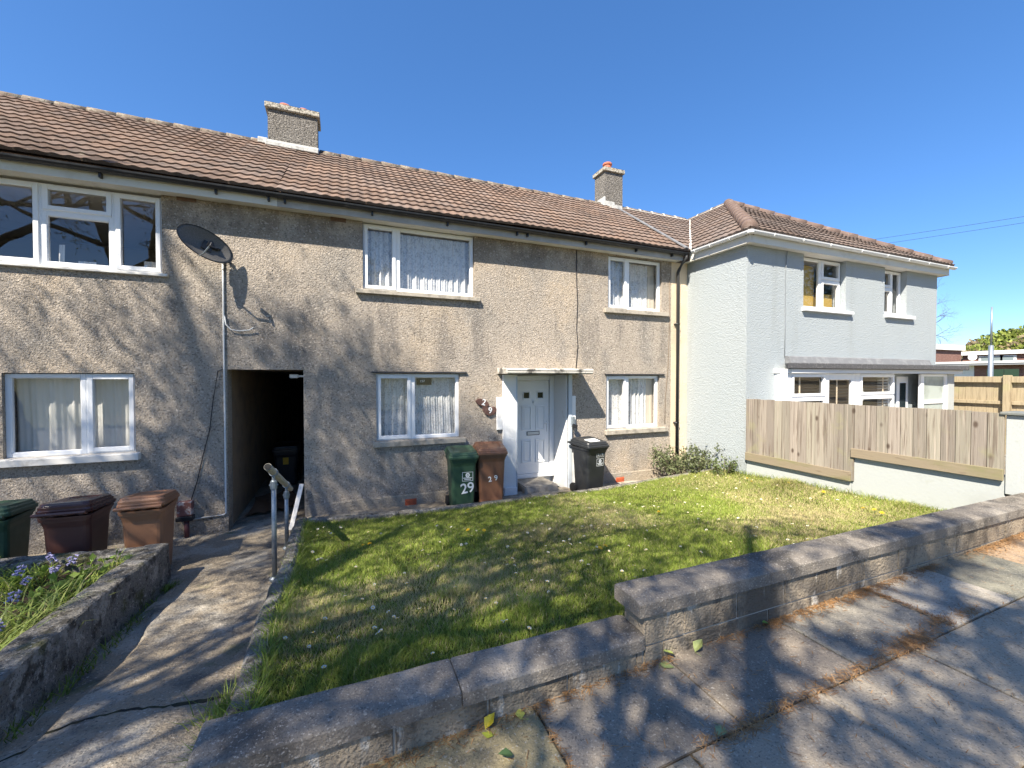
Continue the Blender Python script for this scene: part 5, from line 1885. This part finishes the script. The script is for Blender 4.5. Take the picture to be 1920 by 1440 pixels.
# daisies and dandelions
def daisy():
    t = thing('daisy', 'tiny white daisy open in the front lawn grass', 'daisy', (0, 0, 0), 'daisies in the lawn')
    b = MB()
    n = 12
    vs = [(0, 0, .004)]
    fs = []
    for k in range(n):
        a = 2 * math.pi * k / n
        for da, rr, zz in ((-.2, .006, .003), (-.16, .0135, .006), (.16, .0135, .006), (.2, .006, .003)):
            vs.append((rr * math.cos(a + da), rr * math.sin(a + da), zz))
        o = 1 + 4 * k
        fs.append((o, o + 1, o + 2, o + 3))
    b.add(vs, fs)
    b.build('petals', MT['petal'], t)
    b = MB()
    b.lathe((0, 0, .002), [(.0055, 0), (.005, .003), (.002, .005)], 8)
    b.build('centre', MT['yellow_petal'], t)
    b = MB()
    b.tube([(0, 0, -.05), (.002, 0, .003)], .001, 4)
    b.build('stalk', MT['hillgreen'], t)
    return t


d0 = daisy()
rd = random.Random(8)
spots = []
clusters = [(.05, 2.75, .22, 14), (1.9, 3.0, .35, 16), (2.6, 3.6, .5, 18), (4.3, 4.6, .6, 22), (3.4, 5.4, .6, 14), (-.25, 4.6, .12, 8), (-.2, 5.5, .12, 7), (1.2, 3.9, .4, 10), (.5, 5.3, .5, 6), (5.8, 4.6, .6, 12), (6.3, 5.6, .35, 10), (4.6, 5.9, .4, 8), (.7, 2.9, .4, 8)]
for cx, cy, cr, k in clusters:
    for _ in range(k):
        spots.append((cx + rd.gauss(0, cr), cy + rd.gauss(0, cr)))
for _ in range(125):
    spots.append((rd.uniform(-.35, 6.8), rd.uniform(2.25, 6.05)))
spots = [p for p in spots if -.38 < p[0] < 6.85 and 2.2 < p[1] < 6.08]
for i, (px, py) in enumerate(spots):
    o = d0 if i == 0 else copy_tree(d0)
    o.location = (px, py, lawn_z(px, py) + .056 + .014 * rd.random())
    s_ = rd.uniform(.75, 1.2)
    o.scale = (s_, s_, 1)
    o.rotation_euler = (rd.uniform(-.5, .3), rd.uniform(-.4, .4), rd.uniform(0, 6))


def dandelion():
    t = thing('dandelion', 'bright yellow dandelion flower in the front lawn', 'dandelion', (0, 0, 0), 'dandelions in the lawn')
    b = MB()
    for lay, (rr, zz) in enumerate(((.024, .0), (.018, .006), (.011, .010))):
        n = 14
        for k in range(n):
            a = 2 * math.pi * (k + .5 * lay) / n
            b.add([(0, 0, zz), (rr * math.cos(a - .16), rr * math.sin(a - .16), zz + .006), (rr * math.cos(a + .16), rr * math.sin(a + .16), zz + .006)], [(0, 1, 2)])
    b.build('flower_head', MT['yellow_petal'], t)
    b = MB()
    b.tube([(0, 0, -.06), (.003, 0, .002)], .002, 5)
    b.build('stalk', MT['hillgreen'], t)
    return t


dd0 = dandelion()
for i, (px, py) in enumerate([(.20, 4.76), (.27, 4.78), (1.38, 4.78), (1.54, 4.66), (2.32, 3.43), (2.40, 3.46), (6.16, 3.24), (6.2, 3.14), (6.10, 3.01), (6.6, 3.98), (6.7, 4.57), (6.4, 5.0), (5.3, 5.5), (6.55, 5.2), (3.9, 4.4)]):
    o = dd0 if i == 0 else copy_tree(dd0)
    o.location = (px, py, lawn_z(px, py) + .055)
    o.rotation_euler = (-.3, rd.uniform(-.2, .2), i)

# fallen ivy leaves on the pavement
lv = [(.65, 1.885, 'curled yellow leaf lying against the lower wall', (.62, .50, .04), .055, .5), (.625, 1.84, 'small yellow green leaf in front of the curled yellow leaf', (.40, .44, .06), .042, .1), (.81, 1.885, 'pale yellow green leaf right of the curled yellow leaf', (.50, .52, .12), .05, .25),
      (.66, 1.69, 'dark green leaf with stalk at the bottom edge of the photo', (.07, .12, .04), .05, .4), (1.77, 1.90, 'pale green leaf at the step of the garden wall', (.38, .44, .12), .06, .6), (1.70, 1.85, 'flat grey green leaf just left of the wall step', (.30, .36, .14), .06, .1),
      (1.97, 1.88, 'upright pale leaf leaning on the upper block wall', (.34, .38, .14), .06, .7), (1.62, 1.41, 'lone grey green leaf on the dark slab', (.26, .32, .14), .055, .1), (2.55, 1.88, 'small bright green leaf in needles under the upper wall', (.14, .28, .04), .04, .4)]
for i, (px, py, lb, c, sz, tilt) in enumerate(lv):
    r_ = random.Random(i)
    b = MB()
    out = [(0, -.6), (.28, -.42), (.5, -.1), (.36, .12), (.30, .3), (0, .75), (-.32, .26), (-.38, .1), (-.5, -.12), (-.26, -.44)]
    ang = r_.uniform(0, 6.28)
    vs = []
    for q in out + [(0, 0)]:
        x_, y_ = q[0] * sz, q[1] * sz
        z_ = .006 + abs(q[0]) * sz * tilt + (q[1] * sz * tilt * .8 if tilt > .3 else 0) + .02 * (tilt > .3)
        vs.append((px + x_ * math.cos(ang) - y_ * math.sin(ang), py + x_ * math.sin(ang) + y_ * math.cos(ang), pave_z(px) + .004 + max(z_, .002)))
    b.add(vs, [(k, (k + 1) % 10, 10) for k in range(10)])
    b.tube([vs[0], (vs[0][0] + .04 * math.cos(ang), vs[0][1] + .04 * math.sin(ang), pave_z(px) + .006)], .0012, 4)
    o = b.build('fallen_leaf', mat('ivy_leaf', c, [dict(c=tuple(q * .5 for q in c), s=50, lo=.5, hi=.7, f=.7)], rough=.4), None, loc=(px, py, pave_z(px)))
    tag(o, lb, 'leaf')

# dry pine needles in the joints and along the wall foot
r = np.random.default_rng(31)
px_, py_ = [], []
def scatter(n, fx, fy):
    px_.append(fx(n)); py_.append(fy(n))
U = r.random
scatter(500, lambda n: -.4 + 2.2 * U(n), lambda n: 1.912 - np.abs(r.normal(0, .03, n)))
for cx, k, sdx, sdy in ((2.65, 240, .10, .035), (3.05, 350, .18, .04), (3.55, 350, .18, .045), (3.95, 240, .22, .04), (4.45, 220, .10, .03), (5.55, 520, .25, .055), (6.1, 350, .25, .045), (2.3, 90, .12, .03)):
    scatter(k, lambda n, cx=cx, s=sdx: r.normal(cx, s, n), lambda n, s=sdy: 1.912 - np.abs(r.normal(0, s, n)))
scatter(700, lambda n: 1.45 + 1.9 * U(n) ** .8, lambda n: 1.395 + r.normal(0, .026, n))
scatter(420, lambda n: r.normal(3.25, .14, n), lambda n: 1.42 + r.normal(0, .035, n))
scatter(170, lambda n: r.normal(3.95, .08, n), lambda n: 1.44 + r.normal(0, .03, n))
scatter(150, lambda n: r.normal(3.62, .09, n), lambda n: 1.46 + r.normal(0, .03, n))
scatter(260, lambda n: 3.66 + r.normal(0, .015, n), lambda n: 1.42 + .5 * U(n))
scatter(140, lambda n: r.normal(1.75, .15, n), lambda n: 1.37 + r.normal(0, .02, n))
scatter(90, lambda n: .905 + r.normal(0, .01, n), lambda n: 1.4 + .5 * U(n))
scatter(900, lambda n: -.3 + 7 * U(n), lambda n: .7 + 1.22 * U(n))
x, y = np.concatenate(px_), np.concatenate(py_)
n = len(x)
pzv = np.vectorize(pave_z)
z = pzv(x) + .004 + .012 * r.random(n) * (np.arange(n) < n - 900)
a = r.random(n) * 6.28
L = .018 + .035 * r.random(n)
w_ = .0011 + .0008 * r.random(n)
dx, dy = np.cos(a) * L / 2, np.sin(a) * L / 2
sx, sy = -np.sin(a) * w_, np.cos(a) * w_
tz = r.normal(0, .12, n) * L
v = np.empty((n, 4, 3))
v[:, 0] = np.stack([x - dx - sx, y - dy - sy, z - np.minimum(tz, .002)], 1)
v[:, 1] = np.stack([x + dx - sx, y + dy - sy, z + np.abs(tz)], 1)
v[:, 2] = np.stack([x + dx + sx, y + dy + sy, z + np.abs(tz)], 1)
v[:, 3] = np.stack([x - dx + sx, y - dy + sy, z - np.minimum(tz, .002)], 1)
v[:, :, 1] = np.minimum(v[:, :, 1], 1.914)
bq = np.arange(n)[:, None] * 4
tri = np.concatenate([bq + np.array([[0, 1, 2]]), bq + np.array([[0, 2, 3]])])
tag(fast('needle_litter', MT['needle'], v.reshape(-1, 3), tri, np.repeat(tone(n, (.26, .13, .05), (.46, .27, .12), r)[:, None], 4, 1).reshape(-1, 3)), 'dry orange pine needles gathered along wall foot and slab joints', 'needles', kind='stuff')


# ---------------------------------------------------------------- trees
def shade_limit(p):
    """crowns stay below the line of the sun on the bright right-hand walls"""
    a, b = p.x - 1.22 * p.y, p.z + 1.78 * p.y
    return b > lerp(a, [-16, -12, -8, -6.6, -5.6, -4, -2, 0, 2, 4, 5], [17.4, 16.8, 15.7, 14.9, 13.4, 12.4, 9.8, 7.4, 6.0, 4.4, 3.2])


def tree(name, label, base, H, r0, seed, lean=(0, 0), first=.30, nb=9, spread=.5, depth=4, leafn=4, leafsz=.06, ca=(.05, .07, .02), cb=(.10, .13, .04), bark='bark', bias=(0, 0, 0), trunk_wob=.25, prune=False):
    rt = random.Random(seed)
    r = np.random.default_rng(seed)
    t = thing(name, label, 'tree', base)
    b = MB()
    tips = []
    bias = Vector(bias)

    def grow(p, d, L, rad, lev):
        n = 4 if lev < 3 else 3
        pts, rr = [Vector(p)], [rad]
        q = Vector(p)
        dd = Vector(d)
        for i in range(n):
            dd = (dd + Vector((rt.gauss(0, .16), rt.gauss(0, .16), rt.gauss(.04, .12))) + bias * .06).normalized()
            q = q + dd * (L / n)
            if prune and shade_limit(q):
                return
            pts.append(q.copy())
            rr.append(rad * (1 - .72 * (i + 1) / n))
        b.tube(pts, rr, 7 if lev < 2 else (5 if lev == 2 else 3), cap=lev < 2)
        if lev >= depth:
            tips.extend([pts[-1], pts[-2], pts[1].lerp(pts[2], .5)])
            return
        k = rt.randint(4, 5) if lev < depth - 1 else rt.randint(3, 5)
        for j in range(k):
            s_ = .25 + .75 * (j + rt.random()) / k
            i = min(int(s_ * n), n - 1)
            o = pts[i].lerp(pts[i + 1], s_ * n - i)
            ax = dd.cross(Vector((rt.gauss(0, 1), rt.gauss(0, 1), rt.gauss(0, 1)))).normalized()
            nd = (Matrix.Rotation(rt.uniform(.45, 1.05), 3, ax) @ dd).normalized()
            grow(o, nd, L * rt.uniform(.45, .68), rr[i] * .62, lev + 1)

    base = Vector(base)
    pts, rr = [], []
    n = 10
    for i in range(n + 1):
        s_ = i / n
        pts.append(base + Vector((lean[0] * s_ + trunk_wob * math.sin(3 * s_ + seed) * s_, lean[1] * s_ + trunk_wob * math.sin(2.3 * s_ + 2 * seed) * s_, H * s_ - .1)))
        rr.append(r0 * (1 - .85 * s_) * (1.35 if i == 0 else 1))
    b.tube(pts, rr, 14)
    for j in range(nb):
        s_ = first + (1 - first) * (j + rt.random() * .8) / nb
        i = min(int(s_ * n), n - 1)
        o = pts[i].lerp(pts[i + 1], s_ * n - i)
        a = j * 2.4 + rt.uniform(-.5, .5)
        d = (Vector((math.cos(a), math.sin(a), rt.uniform(.15, .7))) + bias * .5).normalized()
        grow(o, d, H * spread * (1.15 - .7 * s_) * rt.uniform(.75, 1.15), rr[i] * .40, 1)
    b.build('trunk', MT[bark], t, smooth=True, merge=False)
    tp = np.array([tuple(p) for p in tips])
    if leafn and len(tp):
        c = np.repeat(tp, leafn, 0) + r.normal(0, leafsz * 2.4, (len(tp) * leafn, 3))
        v, tr, cc = leaf_quads(c, leafsz, r, tone(len(c), ca, cb, r))
        fast('crown', MT['leaf'], v, tr, cc, parent=t)
    return t


def pine(name, label, base, H, seed, z0, rad, nleaf=26):
    """conifer with tiered limbs carrying needle clusters"""
    rt = random.Random(seed)
    r = np.random.default_rng(seed)
    t = thing(name, label, 'tree', base)
    b = MB()
    base = Vector(base)
    b.tube([base + Vector((0, 0, -.1)), base + Vector((.1, .1, H * .5)), base + Vector((.05, .2, H))], [.20, .11, .012], 12)
    cs = []
    z = z0
    while z < H - .2:
        f = (H - z) / (H - z0)
        for k in range(rt.randint(4, 6)):
            a = rt.uniform(0, 6.28)
            L = rad * (f ** .6) * rt.uniform(.55, 1.1)
            p0 = base + Vector((.05, .1, z))
            p2 = p0 + Vector((math.cos(a) * L, math.sin(a) * L, .12 * L + rt.uniform(-.2, .3)))
            p1 = p0.lerp(p2, .5) + Vector((0, 0, .1 * L))
            b.tube([p0, p1, p2], [.045, .03, .008], 5)
            for q in range(int(L / .16)):
                s_ = .3 + .7 * rt.random()
                p = p0 * (1 - s_) ** 2 + p1 * 2 * s_ * (1 - s_) + p2 * s_ * s_
                p = p + Vector((rt.gauss(0, .16), rt.gauss(0, .16), rt.gauss(0, .09)))
                cs.extend([tuple(p)] * nleaf)
        z += rt.uniform(.35, .6)
    b.build('trunk', MT['bark'], t, smooth=True, merge=False)
    c = np.array(cs) + r.normal(0, .06, (len(cs), 3))
    v, tr, cc = leaf_quads(c, .14, r, tone(len(c), (.025, .045, .018), (.06, .085, .03), r), .4, 9.0)
    fast('crown', MT['leaf'], v, tr, cc, parent=t)
    return t


TREES = True
if TREES:
    tree('roadside_tree', 'tall budding tree beside the pavement left of the camera', (-8.0, -1.0, .3), 18.4, .36, 5, lean=(-4.2, .2), first=.24, nb=16, spread=.36, depth=4, leafn=8, leafsz=.085, prune=True)
    tree('roadside_tree', 'leaning budding tree farthest left along the pavement', (-11.0, -1.7, .2), 19.0, .38, 9, lean=(-4.2, .3), first=.30, nb=12, spread=.36, depth=4, leafn=8, leafsz=.085, prune=True)
    tree('roadside_tree', 'shorter budding tree nearest the camera by the pavement', (-4.9, -1.5, .4), 14.0, .26, 14, lean=(-3.4, -.2), first=.34, nb=11, spread=.36, depth=4, leafn=5, leafsz=.08, prune=True, bias=(-.1, -.1, 0))
    tree('roadside_tree', 'broad budding tree across the road shading the lawn', (-6.8, -5.6, .3), 15.2, .34, 19, lean=(.9, .5), first=.40, nb=11, spread=.34, depth=4, leafn=3, leafsz=.085, prune=True, bias=(.2, 0, 0))
    pine('pine_tree', 'dense pine shading the pavement from across the road', (-3.7, -4.9, .3), 13.2, 3, 6.0, 2.7)
    pine('pine_tree', 'second pine further along the verge', (1.6, -9.6, .3), 8.5, 6, 3.2, 2.3)
    for k, (tx, ty, th, lb) in enumerate(((23, -9, 12, 'leafy tree across the road opposite the corner house'), (31, -12, 14, 'taller leafy tree beyond the first across the road'), (41, -10, 13, 'farthest leafy tree down the road'), (12, -15, 9, 'small leafy tree at the back of the verge'))):
        tree('roadside_tree', lb, (tx, ty, .6), th, .28, 17 + k, nb=12, depth=3, first=.22, spread=.40, leafn=14, leafsz=.26, ca=(.05, .075, .02), cb=(.11, .15, .04))

# ---------------------------------------------------------------- far right background
t = tree('bare_tree', 'bare twiggy tree just showing beyond the pale blue house corner', (67, 28.6, 0), 12.5, .22, 23, nb=16, spread=.30, depth=4, leafn=0, leafsz=.1, ca=(.16, .10, .08), cb=(.26, .18, .14))
BB = thing('brick_building', 'flat roofed brick building with white fascia next to the pale blue house', 'building', (46, 24, 0))
b = MB()
b.box(40, 52.4, 20.0, 28, -.25, 4.55)
b.build('wall', MT['brick'], BB)
b = MB()
b.box(39.8, 52.6, 19.8, 28.2, 4.552, 5.02)
b.build('roof_edge', MT['white_far'], BB)
BC = thing('brick_building', 'long low brick building with white roof edge and square windows behind the pole', 'building', (59, 15, 0))
b = MB()
b.box(55, 66, 4, 20.9, -.25, 4.2)
b.build('wall', MT['brick'], BC)
b = MB()
b.box(54.7, 66.3, 3.7, 21.2, 4.202, 4.55)
b.build('roof_edge', MT['white_far'], BC)
for y0, y1 in ((18.4, 19.6), (17.6, 18.25), (13.2, 15.0), (8, 10)):
    b = MB()
    b.box(54.93, 54.998, y0 - .18, y1 + .18, 3.42, 4.10)
    fr = b.build('window', MT['white_far'], BC)
    b = MB()
    b.box(54.90, 54.928, y0, y1, 3.52, 4.02)
    b.build('pane', mat('far_pane', (.22, .27, .28), rough=.15), fr)
b = MB()
b.lathe((54.6, 20.05, 4.0), [(.02, 0), (.3, -.03), (.32, -.06)], 14, 'x')
b.build('wall_dish', MT['white_far'], BC)
BE = thing('garage_block', 'low flat roofed garage block with white and brick walls in front of brick building', 'garage', (42, 15, 0))
b = MB()
b.box(40.02, 46, 14.62, 17.5, -.25, 2.95)
b.build('white_wall', MT['white_far'], BE)
b = MB()
b.box(40, 46, 12.4, 14.60, -.25, 2.95)
b.build('brick_wall', MT['brick'], BE)
b = MB()
b.box(39.4, 46.3, 12.0, 17.8, 2.952, 3.10)
rf = b.build('roof', MT['grey_far'], BE)
b = MB()
b.box(39.36, 39.398, 12.0, 17.8, 3.08, 3.22)
b.build('roof_edge', MT['white_far'], rf)
GG = thing('yard_gate', 'dark green boarded gates beyond the panel fence', 'gate', (38, 12.6, 0))
for y0, y1 in ((11.95, 12.55), (12.58, 13.3)):
    b = MB()
    b.box(38.0, 38.06, y0, y1, -.2, 2.66)
    b.build('leaf', MT['gate_green'], GG)
PO = thing('flag_pole', 'tall thin grey pole rising beyond the panel fence', 'pole', (30, 10.37, 0))
b = MB()
b.tube([(30, 10.37, -.2), (30, 10.37, 3.75)], [.105, .095], 12)
b.build('lower_tube', MT['steel'], PO, smooth=True)
b = MB()
b.tube([(30, 10.37, 3.75), (30, 10.37, 5.66)], [.045, .035], 10)
b.build('upper_tube', MT['steel'], PO, smooth=True)
for k, (za, zb, yb) in enumerate(((15.2, 12.9, 8), (14.75, 12.65, 8))):
    b = MB()
    pts = []
    for i in range(25):
        s_ = i / 24
        pts.append((45 + .6 * k, 27 - (27 - yb) * s_, za + (zb - za) * s_ - 1.0 * (s_ - s_ * s_) * .3))
    b.tube(pts, .013, 5)
    o = b.build('overhead_wire', MT['wire'], None, loc=pts[-1])
    tag(o, ['upper of two thin overhead wires crossing the sky at right', 'lower of two thin overhead wires crossing the sky at right'][k], 'wire', 'overhead wires')

# wooded hill
b = MB()
def hillz(x, y):
    return -.3 + 10.3 * math.exp(-((y - 57) / 17) ** 2 - ((x - 185) / 40) ** 2) + 11.0 * math.exp(-((y - 30) / 22) ** 2 - ((x - 185) / 40) ** 2)
b.grid(lambda u, v: (120 + 140 * u, -60 + 190 * v, hillz(120 + 140 * u, -60 + 190 * v)), 40, 50)
tag(b.build('hill', MT['hill'], smooth=True), kind='structure')
r = np.random.default_rng(41)
cs, cc = [], []
for k in range(300):
    x, y = 150 + 50 * r.random(), -10 + 90 * r.random()
    R_ = 1.4 + 1.8 * r.random()
    green = y < 59 and r.random() < .8
    n = 120
    d = r.normal(0, 1, (n, 3))
    d /= np.linalg.norm(d, axis=1)[:, None]
    d[:, 2] = np.abs(d[:, 2]) * .8
    cs.append(np.array([x, y, hillz(x, y) + R_ * .4]) + d * R_ * (.7 + .4 * r.random(n))[:, None])
    cc.append(tone(n, (.15, .20, .04), (.30, .34, .07), r) if green else tone(n, (.20, .15, .09), (.32, .26, .14), r))
cs, cc = np.concatenate(cs), np.concatenate(cc)
v, tr, c = leaf_quads(cs, .9, r, cc, .3, 1.3)
tag(fast('woodland', MT['leaf'], v, tr, c), 'wooded hillside in brown and fresh green on the horizon', 'woodland', kind='stuff')
